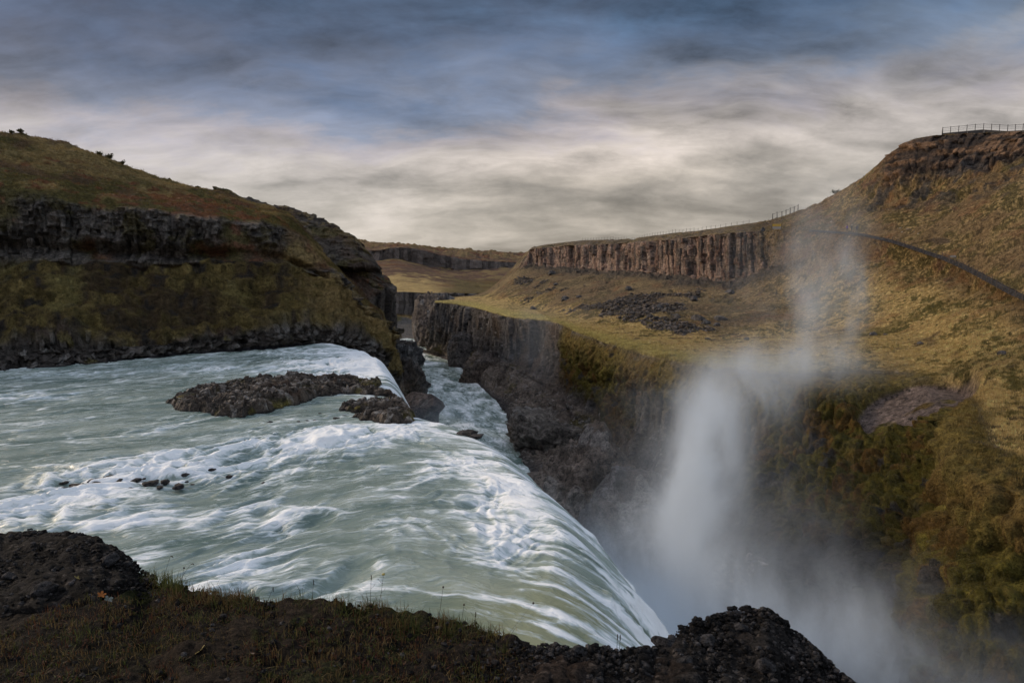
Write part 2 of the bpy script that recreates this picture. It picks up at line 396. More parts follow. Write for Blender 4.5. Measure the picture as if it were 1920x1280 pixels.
# canyon wall colours
wk = ROCK * 1.25 * (.55 + .7 * wb + .5 * n_b)[..., None]; wk = mixc(wk, np.array([.11, .075, .05]), sm(.0, .4, n_a) * .6); wk = mixc(wk, DROCK * .7, sm(.3, .05, we) * .8)
wk = mixc(wk, np.array([.30, .28, .26]), sm(.40, .5, fbm(G / 1.1, 3, 69)) * .6)
mw = sm(7.0, 7.06, RC - rs + .02 * w1)
K = K * (1 - mw[..., None]) + wk * mw[..., None]
lk = np.array([.17, .138, .112]) * (.65 + .25 * lid2 + .45 * idc + .7 * n_b)[..., None]; lk = mixc(lk, np.array([.28, .26, .25]), sm(.93, .97, lid2) * .4)
lk = mixc(lk, MOSS * .6, sm(.25, .4, n_a + .2 * n_b) * .6); lk = mixc(lk, WET, sm(9.7, 9.95, RC) * .8)
K = K * (1 - mled[..., None]) + lk * mled[..., None]
mk = mixc(MOSS * 1.0 * (.35 + .75 * bid)[..., None], MOSSO * .62, sm(.45, .85, bid + .6 * n_a)); mk = mixc(mk, OLIVE * .6, sm(.2, .5, n_b))
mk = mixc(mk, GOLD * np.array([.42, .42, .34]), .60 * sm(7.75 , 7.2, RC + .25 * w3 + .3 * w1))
mk = mk * (1 - .35 * sm(7.8, 8.6, RC))[..., None]  # moss darkens downwards: shade of the canyon foot put into its colour
mk = mixc(mk, DROCK, sm(.24, .40, fbm(G / 2.2, 3, 71) - .28 * sm(8.0, 7.3, RC)) * .9)
wet = sm(8.25, 8.6, RC + .2 * w3) * sm(7.5, 8.5, CC); K = mixc(K, WET * .6 * 1.0, wet * .85)  # wet rock tone, also painted shade that darkens the lower right wall
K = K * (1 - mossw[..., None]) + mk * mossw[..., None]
# hollow: lowered, bare pale mud floor
depth = sm(1.0, .86, hr) * sm(6.35, 6.8, RC)
zfl = C0[2] - 1.9 + .055 * hx + .09 * hy + .10 * w1 + .06 * w05
G2[..., :2] = G2[..., :2] * (1 - depth[..., None]) + G[..., :2] * depth[..., None]
G2[..., 2] = G2[..., 2] * (1 - depth) + np.minimum(zfl, G[..., 2] - .25 + .12 * w1) * depth
mud = np.array([.175, .130, .108]) * (1 + .35 * n_b + .2 * n_c)[..., None]
mud = mixc(mud, np.array([.05, .04, .035]), sm(.33, .42, fbm(G / .7, 3, 73)))
mdm = sm(.94, .88, hr) * sm(6.35, 6.7, RC) * (1 - sm(.05, .25, w1 + .6 * w3 + .35 * sm(-1.5, -6, hx) + .35 * sm(0, -8, hy) - .25))
K = K * (1 - mdm[..., None]) + mud * mdm[..., None]
K = np.clip(K * (1 + .45 * n_c + .25 * str_)[..., None], .004, .8)
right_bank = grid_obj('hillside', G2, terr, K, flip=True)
tag(right_bank, kind='structure')
GR, RCR, CCR, NR_ = G2, rc, cc, N
turf_keep = mturf * (1 - scree) * (1 - mdm) * (1 - depth * (RC > 6.9)); moss_keep = mossw * (1 - depth); KR = K; RCRG = RC; CCRG = CC
from mathutils import Vector
from mathutils.bvhtree import BVHTree
def drop(x, y, grids, z0=90.0):
    """height of the ground under (x, y): nearest grid vertex of the built terrain"""
    best = None
    for g in grids:
        d = (g[..., 0] - x) ** 2 + (g[..., 1] - y) ** 2
        i = np.unravel_index(np.argmin(d), d.shape)
        if best is None or d[i] < best[0]: best = (d[i], g[i][2])
    return best[1]
# ================================================================== LEFT HILL (near) : rows back, skyline, grass mid, cliff top, ledge, moss mid, moss foot, shore, under
lc = [
 [P(-900,150,150),P(-800,205,95),P(-780,260,86),P(-760,330,78),P(-760,500,76),P(-780,600,70),P(-800,690,63),P(-810,770,58),P(-810,830,55)],
 [P(-330,170,190),P(-310,222,116),P(-300,290,102),P(-300,348,91),P(-300,492,88),P(-310,590,80),P(-320,668,73),P(-325,712,70.5),P(-320,780,66)],
 [P(0,200,220),P(0,250,132),P(0,300,117),P(0,352,103),P(0,490,99),P(0,580,90),P(0,655,82),P(0,696,79),P(0,760,74)],
 [P(110,215,230),P(100,265,138),P(100,315,121),P(100,366,106),P(100,492,102),P(100,580,94),P(100,655,85),P(100,690,81.5),P(100,750,76)],
 [P(215,240,230),P(200,296,142),P(200,340,124),P(200,385,109),P(200,493,105),P(200,580,97),P(200,650,88),P(200,680,85.5),P(200,740,80)],
 [P(320,280,230),P(300,333,146),P(300,365,127),P(300,393,112),P(300,498,108),P(300,575,100),P(300,642,91.5),P(300,669,90),P(300,720,84)],
 [P(420,320,230),P(400,362,148),P(400,384,131),P(400,404,115),P(400,500,111),P(400,570,104),P(400,635,96.5),P(400,660,95.5),P(400,710,88)],
 [P(520,340,220),P(480,384,148),P(485,400,133),P(490,413,118),P(500,497,114),P(500,565,108),P(500,624,101),P(500,650,100.5),P(500,700,92)],
 [P(600,380,200),P(545,408,142),P(548,424,131),P(550,440,120),P(555,508,116.5),P(560,570,111),P(570,622,105.5),P(575,646,105.5),P(580,700,98)],
 [P(660,430,190),P(600,462,136),P(602,475,128),P(604,488,121.5),P(612,535,118),P(620,585,113),P(630,625,108.5),P(635,648,108),P(635,710,101)],
 [P(700,490,180),P(655,522,131),P(657,535,126),P(659,548,122),P(668,575,119),P(674,608,115),P(680,640,111),P(684,668,109.5),P(690,740,104)],
 [P(730,540,175),P(700,570,128),P(704,580,125),P(708,590,122.5),P(712,605,120.5),P(716,630,117.5),P(720,668,114.5),P(724,720,113),P(730,800,110)],
 [P(745,570,180),P(716,590,131),P(720,600,130),P(724,612,129.5),P(727,630,129),P(730,660,128),P(733,700,127),P(737,770,126),P(742,850,124)],
 [P(750,590,200),P(715,600,150),P(719,610,150),P(723,620,150),P(727,640,150),P(731,680,150),P(736,720,150),P(742,760,148),P(748,820,146)],
]
def lower_back(cs, k_=.035):
    for c in cs:
        d_ = c[1][:2] / c[1][1]; yb = max(c[0][1], c[1][1] + 30); c[0] = np.array([d_[0] * yb, yb, CAMZ + (c[1][2] - CAMZ) * yb / c[1][1] - k_ * yb])
lower_back(lc)
rowsL = [[c[i] for c in lc] for i in range(9)]
ncL = [40,150,90,90,90,90,90,80,70,70,70,50,40]
GL, rl = net(rowsL, ncL, [8,55,45,130,70,70,45,8])
cl = np.concatenate([i + np.linspace(0, 1, n, endpoint=False) for i, n in enumerate(ncL)] + [[len(ncL)]])
RL, CL = np.meshgrid(rl, cl, indexing='ij')
NL = gnormals(blur(GL, 3))
if NL[60, 300, 2] < 0: NL = -NL
w3 = fbm(GL / 12.0, 4, 101); w1 = fbm(GL / 3.0, 4, 103); w05 = fbm(GL / .8, 3, 105)
horL = NL.copy(); horL[..., 2] = 0; horL /= np.linalg.norm(horL, axis=-1, keepdims=True) + 1e-6
sL = alongface(GL, int(np.argmin(abs(rl - 3.5))))[None, :] + 0 * RL
sL = sL + .8 * w1
r_, b_, e_, c_ = columns(sL, GL[..., 2] + 1.5 * w3, 1.5, 2.2, 107)
r2, b2, e2, c2 = columns(sL, GL[..., 2], .6, 1.0, 109)
mc = sm(2.95, 3.12, RL + .22 * w3 + .12 * w1) * sm(4.05, 3.9, RL + .15 * w3)
plug = sm(-.08, .18, fbm(np.stack([GL[..., 0] / 11, GL[..., 1] / 11, GL[..., 2] / 7], -1), 3, 111) + .25 * w1) * sm(11, 10, CL)   # turf tongues over the cliff
mcl = mc * (1 - .8 * plug)
D = horL * (mcl * (.8 * (r_ - .5) + 1.2 * (b_ - .5) + .8 * (b2 - .5) + .25 * (c_ - 1) + 2.2 * fbm(GL / np.array([3.5, 3.5, 5.]), 4, 112, ridged=True) + 3.2 * fbm(np.stack([sL / 10, 0 * sL, GL[..., 2] / 14], -1), 3, 113)))[..., None]
# undercut along the base of the cliff, over a pale thin ledge
und = np.exp(-((RL - 3.78 + .05 * w3) / .10) ** 2) * (.4 + .6 * sm(-.2, .3, fbm(np.stack([sL / 8, 0 * sL, 0 * sL], -1), 2, 115)))
D -= horL * (und * mc * 3.2)[..., None]
mm = sm(3.9, 4.1, RL) * sm(6.1, 5.85, RL + .15 * w3)              # moss slope
pq = GL * np.array([1, 1, 1.3])
f1, f2, wid = worley(pq / 3.4 + .25 * w1[..., None], 117); g1, g2, wid2 = worley(pq / 1.3, 119)
gul = fbm(np.stack([sL / 5.0, 0 * sL, GL[..., 2] / 18], -1), 3, 121, ridged=True)
D[..., 2] += mm * .9 * (np.round(GL[..., 2] / 2.4 + .8 * w3) * 2.4 - GL[..., 2] + 2.0 * w3) * .45
D += NL * (mm * (1.0 * (1 - np.minimum(f1, 1) ** 2) + .8 * (1 - np.minimum(g1, 1) ** 2) + 1.7 * gul + 1.6 * w3 + .5 * w1 - 1.0))[..., None]
mr = sm(5.85, 6.05, RL + .15 * w3)                                 # shore rock band
sl1, si1 = slabs(sL / 1.6 + w1, GL[..., 2] / 1.1 + w3, 123); sl2, si2 = slabs(sL / .6, GL[..., 2] / .45 + w1, 125)
D += horL * (mr * (1.0 * sl1 + .6 * sl2 + 1.2 * w3 + .5 * fbm(GL / 2.0, 3, 127, ridged=True)))[..., None]
mg = sm(3.15, 2.9, RL + .2 * w3)
f3, f4, wid3 = worley(GL * np.array([1, 1, 1.5]) / 2.2, 129)
D += NL * (mg * (.9 * w3 + .45 * w1 + .5 * (1 - np.minimum(f3, 1) ** 2) * sm(-.1, .3, fbm(GL / 8, 3, 131)) + .15 * w05))[..., None]
D[:3] = 0
G2 = GL + D
n_a = fbm(GL / 9.0, 4, 133); n_b = fbm(GL / 1.7, 4, 135); n_c = fbm(GL / .5, 3, 137)
K = np.zeros(GL.shape) + OLIVE * .85
K = mixc(K, GOLD * .62, .9 * sm(.0, .32, fbm(GL / np.array([9, 9, 5.]), 4, 139) + .3 * n_b + .18 * sm(2.3, 1.4, RL)))
K = mixc(K, np.array([.075, .070, .024]), .6 * sm(.05, .4, fbm(GL / 5.5, 4, 141) + .6 * n_b))
K = mixc(K, HEATH, .7 * sm(.08, .35, fbm(GL / 6., 3, 143) + .3 * n_b))
K = mixc(K, RUST * 1.1, .8 * sm(1.3, 1.9, RL) * sm(.0, .25, n_b * .8 + .25 * np.exp(-((CL - 5.6) / 1.1) ** 2)  - .1 + .3 * n_a))
K = mixc(K, RUST * 1.0, .75 * sm(8.2, 9.0, CL) * sm(2.7, 3.3, RL + .3 * w1) * sm(4.6, 3.8, RL + .3 * w1))
rk = np.array([.088, .076, .066]) * (.5 + 1.1 * b2 + .5 * n_b)[..., None]; rk = mixc(rk, np.array([.16, .14, .12]), sm(.55, .9, b_) * sm(.1, .4, n_b + n_a) ); rk = mixc(rk, DROCK * .6, sm(.3, .05, e2) * .6)
rk = mixc(rk, np.array([.14, .12, .105]), sm(.2, .45, fbm(GL / 1.3, 3, 145) + .35 * n_a) * .8)
rk = mixc(rk, np.array([.17, .15, .13]), .6 * sm(.05, .3, n_b + .3) * np.clip(np.exp(-((CL - 6.8) / .9) ** 2) + .6 * np.exp(-((CL - 3.2) / .5) ** 2), 0, 1))
rk = mixc(rk, OLIVE * .6, sm(.1, .4, fbm(GL / 3., 3, 147) + .2 * w05) * .7)
K = K * (1 - mcl[..., None]) + rk * mcl[..., None]
K = mixc(K, np.array([.16, .145, .13]), np.exp(-((RL - 3.97 + .04 * w3) / .035) ** 2) * sm(7, 5, CL) * .8)
mk = np.array([.15, .112, .040]) * (.5 + .5 * wid + .6 * wid2 + .6 * n_b)[..., None]; mk = mixc(mk, np.array([.075, .052, .028]), sm(-.1, .3, n_a + .8 * n_b)); mk = mixc(mk, DROCK * .8, sm(.0, .3, n_b + .4 * (f1 - .6)) * .8)
mk = mixc(mk, np.array([.22, .18, .065]), .85 * sm(.15, .5, fbm(GL / 7, 4, 149) + .3 * n_b))
mk = mixc(mk, GOLD * .6, .4 * sm(7, 9, CL))
K = K * (1 - mm[..., None]) + mk * mm[..., None]
sk = np.array([.105, .090, .078]) * (.35 + .8 * si2 + .7 * n_b)[..., None]; sk = mixc(sk, np.array([.17, .155, .14]), sm(.8, .95, si2)); sk = mixc(sk, MOSS * 1.1, sm(.35, .5, n_b + .3 * n_a) * .6)
sk = mixc(sk, WET * .6, sm(6.75, 6.95, RL))
K = K * (1 - mr[..., None]) + sk * mr[..., None]
K = mixc(K, GOLD * .72, .7 * sm(7.2, 9.2, CL + .8 * n_a) * sm(2.6, 3.4, RL) * sm(6.1, 5.4, RL + .5 * n_b) * sm(-.25, .1, n_b))
K = np.clip(K * (.95 + .5 * n_c)[..., None], .003, .8)
tag(grid_obj('hill', G2, terr, K), kind='structure')
GLF = G2; KLF = K; RLG = RL; CLG = CL
# ================================================================== SECOND LEFT HILL, stony, behind the first
l2 = [  # back, skyline, slope, lip of overhang, under overhang, block, wall top, wall foot
 [P(380,330,300),P(400,345,172),P(400,400,165),P(400,470,158),P(400,490,158),P(400,540,155),P(400,600,150),P(400,640,150)],
 [P(480,340,300),P(490,378,172),P(490,425,166),P(490,475,160),P(490,490,161),P(490,540,158),P(490,600,152),P(490,640,150)],
 [P(560,360,300),P(545,390,172),P(545,430,166),P(550,485,160),P(550,495,162),P(550,545,158),P(550,600,152),P(550,640,150)],
 [P(620,380,300),P(600,409,172),P(600,445,166),P(602,493,160),P(602,505,163),P(602,545,160),P(602,600,154),P(602,640,152)],
 [P(660,420,300),P(645,436,172),P(648,465,166),P(652,500,160),P(652,510,163.5),P(655,545,161),P(660,590,156),P(665,650,154)],
 [P(700,460,300),P(678,458,174),P(683,478,168),P(690,499,162),P(689,508,165),P(695,535,163),P(704,565,160),P(712,660,158)],
 [P(725,490,300),P(700,487,178),P(704,492,174),P(708,502,168),P(704,510,169),P(716,528,168),P(728,545,165),P(730,690,163)],
 [P(735,510,310),P(708,503,190),P(712,506,187),P(716,512,182),P(716,516,181),P(728,522,178),P(736,535,175),P(737,720,174)],
 [P(742,520,330),P(700,506,210),P(704,509,208),P(708,513,206),P(712,518,206),P(722,524,206),P(731,535,206),P(733,700,206)],
 [P(748,530,380),P(690,510,290),P(694,515,288),P(698,520,286),P(704,525,284),P(712,530,282),P(720,537,280),P(725,640,278)],
]
lower_back(l2)
GM, rm = net([[c[i] for c in l2] for i in range(8)], [30,50,60,60,60,70,50,30,30], [6,60,70,16,50,40,110], soft=.2)
cm = np.concatenate([i + np.linspace(0, 1, n, endpoint=False) for i, n in enumerate([30,50,60,60,60,70,50,30,30])] + [[9]])
RM, CM = np.meshgrid(rm, cm, indexing='ij'); NM = gnormals(blur(GM, 2))
if NM[40, 200, 2] < 0: NM = -NM
horM = NM.copy(); horM[..., 2] = 0; horM /= np.linalg.norm(horM, axis=-1, keepdims=True) + 1e-6
w3 = fbm(GM / 9, 4, 151); w1 = fbm(GM / 2.5, 4, 153); s1, i1 = slabs(GM[..., 0] / 1.4 + GM[..., 2] * .3, GM[..., 2] / 1.0 + GM[..., 1] * .3, 155)
sM = alongface(GM, 150)[None, :] + 0 * RM
ra, ba, ea, ca = columns(sM + .5 * w1, GM[..., 2], 1.6, 5, 157)
mwl = sm(5.6, 5.9, RM); mst = sm(5.8, 5.5, RM)
D = NM * (mst * (.9 * w3 + .6 * s1 + .3 * w1))[..., None] + horM * (mwl * (1.6 * (ra - .5) + 1.2 * (ba - .5) + .5 * (ca - 1) + .8 * w3))[..., None]
D[:2] = 0
n_b = fbm(GM / 1.5, 4, 159); n_a = fbm(GM / 7, 3, 161)
K = np.array([.095, .080, .066]) * (.6 + .7 * i1 + .5 * n_b)[..., None]
K = mixc(K, HEATH * .9, .6 * sm(-.1, .3, n_a)); K = mixc(K, OLIVE, .6 * sm(.1, .4, fbm(GM / 4, 3, 163)))
K = mixc(K, GOLD * .6, .6 * sm(2.3, 1.2, RM + .6 * n_a) * sm(-.1, .25, n_b)); K = mixc(K, RUST * .9, .7 * sm(4.3, 4.8, RM) * sm(5.7, 5.2, RM) * sm(-.1, .2, n_b))
wkk = np.array([.12, .10, .085]) * (.4 + .9 * ba + .4 * n_b)[..., None]; wkk = mixc(wkk, DROCK * .7, sm(.35, .05, ea) * .8)
K = K * (1 - mwl[..., None]) + wkk * mwl[..., None]
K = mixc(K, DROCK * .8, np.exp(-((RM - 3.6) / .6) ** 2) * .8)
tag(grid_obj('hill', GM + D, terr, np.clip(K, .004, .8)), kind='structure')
# ================================================================== FAR PLATEAU round the bend of the canyon
fc = [ # back, skyline, cliff top, cliff base, heath mid, bench back, bench rim, wall foot, scree foot, under
 [P(560,440,1500),P(570,448,760),P(570,462,600),P(570,485,592),P(570,500,520),P(570,520,470),P(570,548,392),P(570,592,388),P(570,622,372),P(570,650,340)],
 [P(650,442,1500),P(660,451,760),P(660,466,590),P(660,488,583),P(660,503,515),P(660,522,465),P(660,548,388),P(660,592,384),P(660,622,368),P(660,650,340)],
 [P(700,444,1500),P(705,455,740),P(705,470,585),P(705,490,578),P(705,505,510),P(710,523,460),P(712,547,385),P(712,592,381),P(712,626,362),P(712,660,330)],
 [P(750,450,1500),P(745,456,740),P(745,464,590),P(745,487,583),P(748,505,510),P(752,522,458),P(755,546,380),P(755,592,377),P(752,630,355),P(750,670,320)],
 [P(800,455,1500),P(790,462,750),P(790,468,600),P(790,495,592),P(792,512,510),P(795,526,455),P(795,548,378),P(795,596,375),P(785,634,352),P(780,680,320)],
 [P(850,460,1500),P(845,466,760),P(845,481,610),P(845,505,600),P(845,518,520),P(845,533,450),P(840,549,385),P(835,598,380),P(822,634,352),P(820,680,320)],
 [P(900,463,1500),P(895,469,780),P(895,488,620),P(895,505,612),P(895,522,525),P(893,540,450),P(885,550,395),P(880,600,390),P(870,636,355),P(860,690,320)],
 [P(950,466,1500),P(945,472,800),P(945,491,640),P(945,502,632),P(945,522,540),P(943,540,460),P(940,550,405),P(935,600,400),P(930,640,360),P(920,700,320)],
 [P(1020,468,1500),P(1010,474,820),P(1010,494,660),P(1010,502,652),P(1010,522,560),P(1010,540,470),P(1010,550,415),P(1000,600,410),P(1000,640,360),P(1000,700,320)],
 [P(1400,468,1500),P(1300,474,820),P(1300,494,700),P(1300,502,690),P(1300,522,600),P(1300,540,500),P(1300,550,450),P(1300,600,440),P(1300,640,400),P(1300,700,360)],
]
ncF = [30,50,60,60,60,60,60,50,12]
lower_back(fc, .004)
GF, rf = net([[c[i] for c in fc] for i in range(10)], ncF, [6,30,30,25,25,35,55,40,10], soft=.25)
cf = np.concatenate([i + np.linspace(0, 1, n, endpoint=False) for i, n in enumerate(ncF)] + [[9]])
RF, CF = np.meshgrid(rf, cf, indexing='ij'); NF = gnormals(blur(GF, 2))
if NF[100, 200, 2] < 0: NF = -NF
horF = NF.copy(); horF[..., 2] = 0; horF /= np.linalg.norm(horF, axis=-1, keepdims=True) + 1e-6
w3 = fbm(GF / 30, 4, 171); w1 = fbm(GF / 8, 4, 173); n_b = fbm(GF / 3.5, 4, 175)
sF = alongface(GF, int(np.argmin(abs(rf - 6.5))))[None, :] + 0 * RF
ra, ba, ea, ca = columns(sF + 1. * w1, GF[..., 2], 2.6, 12, 177)
m1 = sm(1.95, 2.05, RF) * sm(3.1, 2.9, RF + .2 * w1); m2 = sm(5.97, 6.03, RF) * sm(7.05, 6.9, RF + .1 * w1)
D = horF * ((m1 * (3 * (ra - .5) + 2 * (ba - .5) + 3 * w1)) + m2 * (3.2 * (ra - .5) + 2.2 * (ba - .5) + 1 * (ca - 1) + 3 * w1))[..., None] + NF * (1 - m1 - m2)[..., None] * (1.3 * w3 + .9 * w1 + .3 * n_b)[..., None]
D += NF * (sm(.9, 1, RF) * sm(2.1, 1.6, RF) * 3.0 * w1)[..., None]
K = HEATH * 1.15 * (1 + .5 * n_b)[..., None]
K = mixc(K, GOLD * .55, .7 * sm(-.05, .25, w1 + .3 * w3)); K = mixc(K, RUST * .8, .6 * sm(.1, .35, fbm(GF / 14, 3, 179)))
K = mixc(K, GOLD * 1.05, sm(4.1, 5.2, RF + 1.2 * w1 + .6 * w3) * sm(5.6, 4.0, CF + .6 * w1) * (.85 + .5 * n_b)); K = mixc(K, OLIVE, .6 * sm(4.6, 5.4, CF + .5 * w1) * sm(3.8, 4.5, RF))
ck = np.array([.11, .088, .075]) * (.5 + .7 * ba + .5 * n_b)[..., None]
K = K * (1 - m1[..., None]) + ck * m1[..., None]
ck = np.array([.13, .115, .105]) * (.45 + .9 * ba + .4 * n_b)[..., None]; ck = mixc(ck, DROCK * .8, sm(.35, .05, ea) * .7)
K = K * (1 - m2[..., None]) + ck * m2[..., None]
m3 = sm(7.0, 7.1, RF + .1 * w1); K = mixc(K, np.array([.10, .10, .105]) , m3 * .9); K = mixc(K, OLIVE, m3 * .7 * sm(.1, .3, w1) * sm(7.7, 7.3, RF))
tag(grid_obj('plateau', GF + D, terr, np.clip(K, .004, .8)), kind='structure')
# the land beyond, out to the horizon
gx = np.linspace(-9000, 9000, 60); gy = np.linspace(700, 16000, 60)
GX, GY = np.meshgrid(gx, gy); GZ = 14 + 6 * fbm(np.stack([GX / 900, GY / 900, GX * 0], -1), 3, 181) - (GY < 760) * 40
GB = np.stack([GX, GY, GZ], -1)
tag(grid_obj('moorland', GB, terr, np.zeros(GB.shape) + HEATH), kind='structure')
# ================================================================== RIVERS
def water_mat(name, glossy=.22):
    m, nt, out = new_mat(name); k = NT(nt)
    fl = k.n('ShaderNodeAttribute', attribute_name='flow').outputs['Vector']     # (along, across, 0) metres
    fo = k.n('ShaderNodeAttribute', attribute_name='foam').outputs['Fac']
    dp = k.n('ShaderNodeAttribute', attribute_name='green').outputs['Fac']
    warp = k.n('ShaderNodeTexNoise'); warp.inputs['Scale'].default_value = .35; warp.inputs['Detail'].default_value = 3
    k.l(fl, warp.inputs['Vector'])
    fw = k.vmath('ADD', fl, k.vmath('SCALE', k.vmath('SUBTRACT', warp.outputs['Color'], (.5, .5, .5)), 2.2))
    st = k.vmath('MULTIPLY', fw, (.22, 1.0, 1.0))
    a = k.noise(st, 1.5, 5, .6); b = k.noise(k.vmath('MULTIPLY', fw, (.13, 1.0, 1.0)), 4.5, 5, .6); c = k.noise(st, .45, 3, .5)
    d_ = k.noise(k.vmath('MULTIPLY', fw, (.30, 1.0, 1.0)), .9, 4, .6, 0.6)
    fil = k.math('SUBTRACT', 1.0, k.math('MULTIPLY', k.math('ABSOLUTE', k.math('SUBTRACT', d_, .5)), 9.0), clamp=True)
    s = k.math('ADD', k.math('MULTIPLY', a, .8), k.math('ADD', k.math('MULTIPLY', b, 1.25), -.525))
    x = k.math('ADD', k.math('MULTIPLY', k.math('SUBTRACT', s, .5), .95), k.math('MULTIPLY', fo, .80))
    x = k.math('ADD', x, k.math('MULTIPLY', k.math('SUBTRACT', c, .5), .20))
    x = k.math('ADD', x, k.math('MULTIPLY', fil, k.math('MULTIPLY', k.math('ADD', fo, .10), .16)))
    f = k.ramp(x, [(.14, 0.0), (.33, .15), (.50, .58), (.70, 1.0)], 'EASE')
    teal = k.mix(k.ramp(c, [(.35, 0.0), (.65, 1.0)]), (.125, .182, .160), (.325, .380, .335))
    teal = k.mix(dp, teal, (.24, .26, .16))
    lo_ = k.mix(k.ramp(f, [(0.0, 0.0), (.55, 1.0)]), teal, (.50, .57, .57))
    colr = k.mix(k.ramp(f, [(.50, 0.0), (1.0, 1.0)]), lo_, (.88, .90, .91))
    bs = k.n('ShaderNodeBsdfPrincipled'); k.l(colr, bs.inputs['Base Color'])
    k.l(k.ramp(f, [(0.0, glossy), (1.0, .75)]), bs.inputs['Roughness']); bs.inputs['IOR'].default_value = 1.33
    bp = k.n('ShaderNodeBump'); bp.inputs['Strength'].default_value = .45; bp.inputs['Distance'].default_value = .22
    k.l(k.math('ADD', s, k.math('MULTIPLY', f, .25)), bp.inputs['Height']); k.l(bp.outputs[0], bs.inputs['Normal'])
    k.l(bs.outputs[0], out.inputs[0]); return m
wmat = water_mat('glacial_water')
# Coons patch: far bank, near bank, upstream end, crest line
far_bank = [(-150, 20), (-105, 50), (-72, 72.5), (-60, 80), (-48, 91.5), (-37, 102), (-29, 108)]
near_bank = [(-120, -30), (-80, -10), (-45, 2), (-24, 8), (-12, 9), (-5, 9), (0.0, 9)]
crest = [(-29, 108), (-22.8, 101), (-18.2, 92), (-14.9, 82), (-12.8, 74), (-11.2, 67), (-10.0, 60), (-8.4, 55), (-4.6, 51.5), (-2.2, 47.5), (-.6, 43.5), (0.8, 39), (2.2, 34), (2.7, 28), (2.2, 21), (1.2, 15), (0.0, 9)]
upstream = [(-150, 20), (-140, 0), (-120, -30)]
def curve(pts, ts):
    c = cr(np.c_[np.array(pts, float), np.zeros(len(pts))], [60] * (len(pts) - 1))
    L = np.concatenate([[0], np.cumsum(np.linalg.norm(np.diff(c[:, :2], axis=0), axis=1))]); L /= L[-1]
    return np.stack([np.interp(ts, L, c[:, 0]), np.interp(ts, L, c[:, 1])], -1)
nS, nT = 760, 760
sg = np.linspace(0, 1, nS); sg = .55 * sg + .45 * (1 - (1 - sg) ** 1.6)
tg = 1 - (1 - np.linspace(0, 1, nT)) ** 1.5
A = curve(far_bank, tg); B = curve(near_bank, tg); Cc = curve(crest, sg); Cc[:, 0] += .45 * fbm(np.stack([sg * 38, 0 * sg, 0 * sg], -1), 3, 231) * sm(.02, .1, sg); U = curve(upstream, sg)
s_, t_ = sg[:, None, None], tg[None, :, None]
XY = (1 - s_) * A[None] + s_ * B[None] + (1 - t_) * U[:, None] + t_ * Cc[:, None] - ((1 - s_) * (1 - t_) * A[0] + s_ * (1 - t_) * B[0] + (1 - s_) * t_ * A[-1] + s_ * t_ * B[-1])
# downstream: the water shoots out over the crest and drops
Dd = np.stack([0 * sg + 1, np.interp(Cc[::-1, 1], [9, 25, 34, 42, 50, 60, 110], [-.45, -.58, -.58, -.45, -.28, -.12, -.05])[::-1]], -1)
Dd /= np.linalg.norm(Dd, axis=1, keepdims=True)
D0 = -np.linalg.norm(np.diff(XY, axis=1), axis=-1)[:, ::-1].cumsum(1)[:, ::-1]; D0 = np.concatenate([D0, np.zeros((nS, 1))], 1)
wq = sm(-20, -1, D0)[..., None]; XY = XY * (1 - wq) + (Cc[:, None] + Dd[:, None] * D0[..., None]) * wq
nX = 330; xs = np.linspace(0, 1, nX + 1)[1:] ** 1.25 * 15.5
XYd = Cc[:, None] + Dd[:, None] * xs[None, :, None]
XY = np.concatenate([XY, XYd], 1)
along = np.concatenate([[0], np.cumsum(np.linalg.norm(np.diff(XY[nS // 2], axis=0), axis=1))]); along -= along[nT - 1]
acr = np.concatenate([[0], np.cumsum(np.linalg.norm(np.diff(Cc, axis=0), axis=1))])
AL = np.linalg.norm(np.diff(XY, axis=1, prepend=XY[:, :1]), axis=-1).cumsum(1); AL -= AL[:, nT - 1:nT]
AC = np.broadcast_to(acr[:, None] * 1.0, AL.shape)
xd = np.maximum(AL + 1.6, 0)                                    # the surface begins to bend just above the crest
vlip = np.interp(Cc[::-1, 1], [9, 20, 30, 38, 46, 52, 58, 66, 108], [6.2, 6.2, 5.8, 5.4, 4.8, 4.0, 2.8, 2.8, 3.2])[::-1][:, None]
Z = -4.9 * (xd / (vlip + .35)) ** 2
Z = np.maximum(Z, -30)
x_, y_ = XY[..., 0], XY[..., 1]
p3 = np.stack([x_, y_, 0 * x_], -1)
flow3 = np.stack([AL, AC, 0 * AL], -1)
fw = flow3 + 3.4 * np.stack([fbm(flow3 / 5, 3, 201), fbm(flow3 / 5, 3, 203), 0 * AL], -1)
def blobf(u, v, ru, rv):                                       # a patch of rapids round the point seen at (u, v)
    c = PZ(u, v, 0); ex = PZ(u + ru, v, 0); ey = PZ(u, v - rv, 0)
    return np.exp(-(((x_ - c[0]) / abs(ex[0] - c[0])) ** 2 + ((y_ - c[1]) / abs(ey[1] - c[1])) ** 2))
rap = 0
for u, v, ru, rv, a in [(180,905,120,45,1.0),(330,880,140,40,1.0),(480,850,150,40,.9),(620,825,130,30,.85),(60,950,130,35,.9),(200,975,140,22,.7),(740,810,110,22,.6),(420,960,90,20,.3),
                        (480,955,60,25,.5),(520,985,50,30,.7),(560,960,60,25,.6),(470,1060,90,26,.9),(600,1090,110,30,.7),(430,1100,90,24,.7),(640,680,110,18,.9),(560,690,60,12,.6),(690,690,60,20,.9),(600,660,90,8,.6),
                        (40,745,120,12,.45),(380,690,120,10,.5),(860,870,90,26,.6),(930,930,90,45,.85),(960,1000,90,45,.9),(880,960,60,30,.6),(120,700,120,6,.5),(700,870,80,18,.3),(760,990,60,30,.35),(300,805,60,14,.25)]:
    rap = np.maximum(rap, a * blobf(u, v, ru, rv)) + .15 * a * blobf(u, v, ru, rv)
rap = np.clip(rap, 0, 1.05)
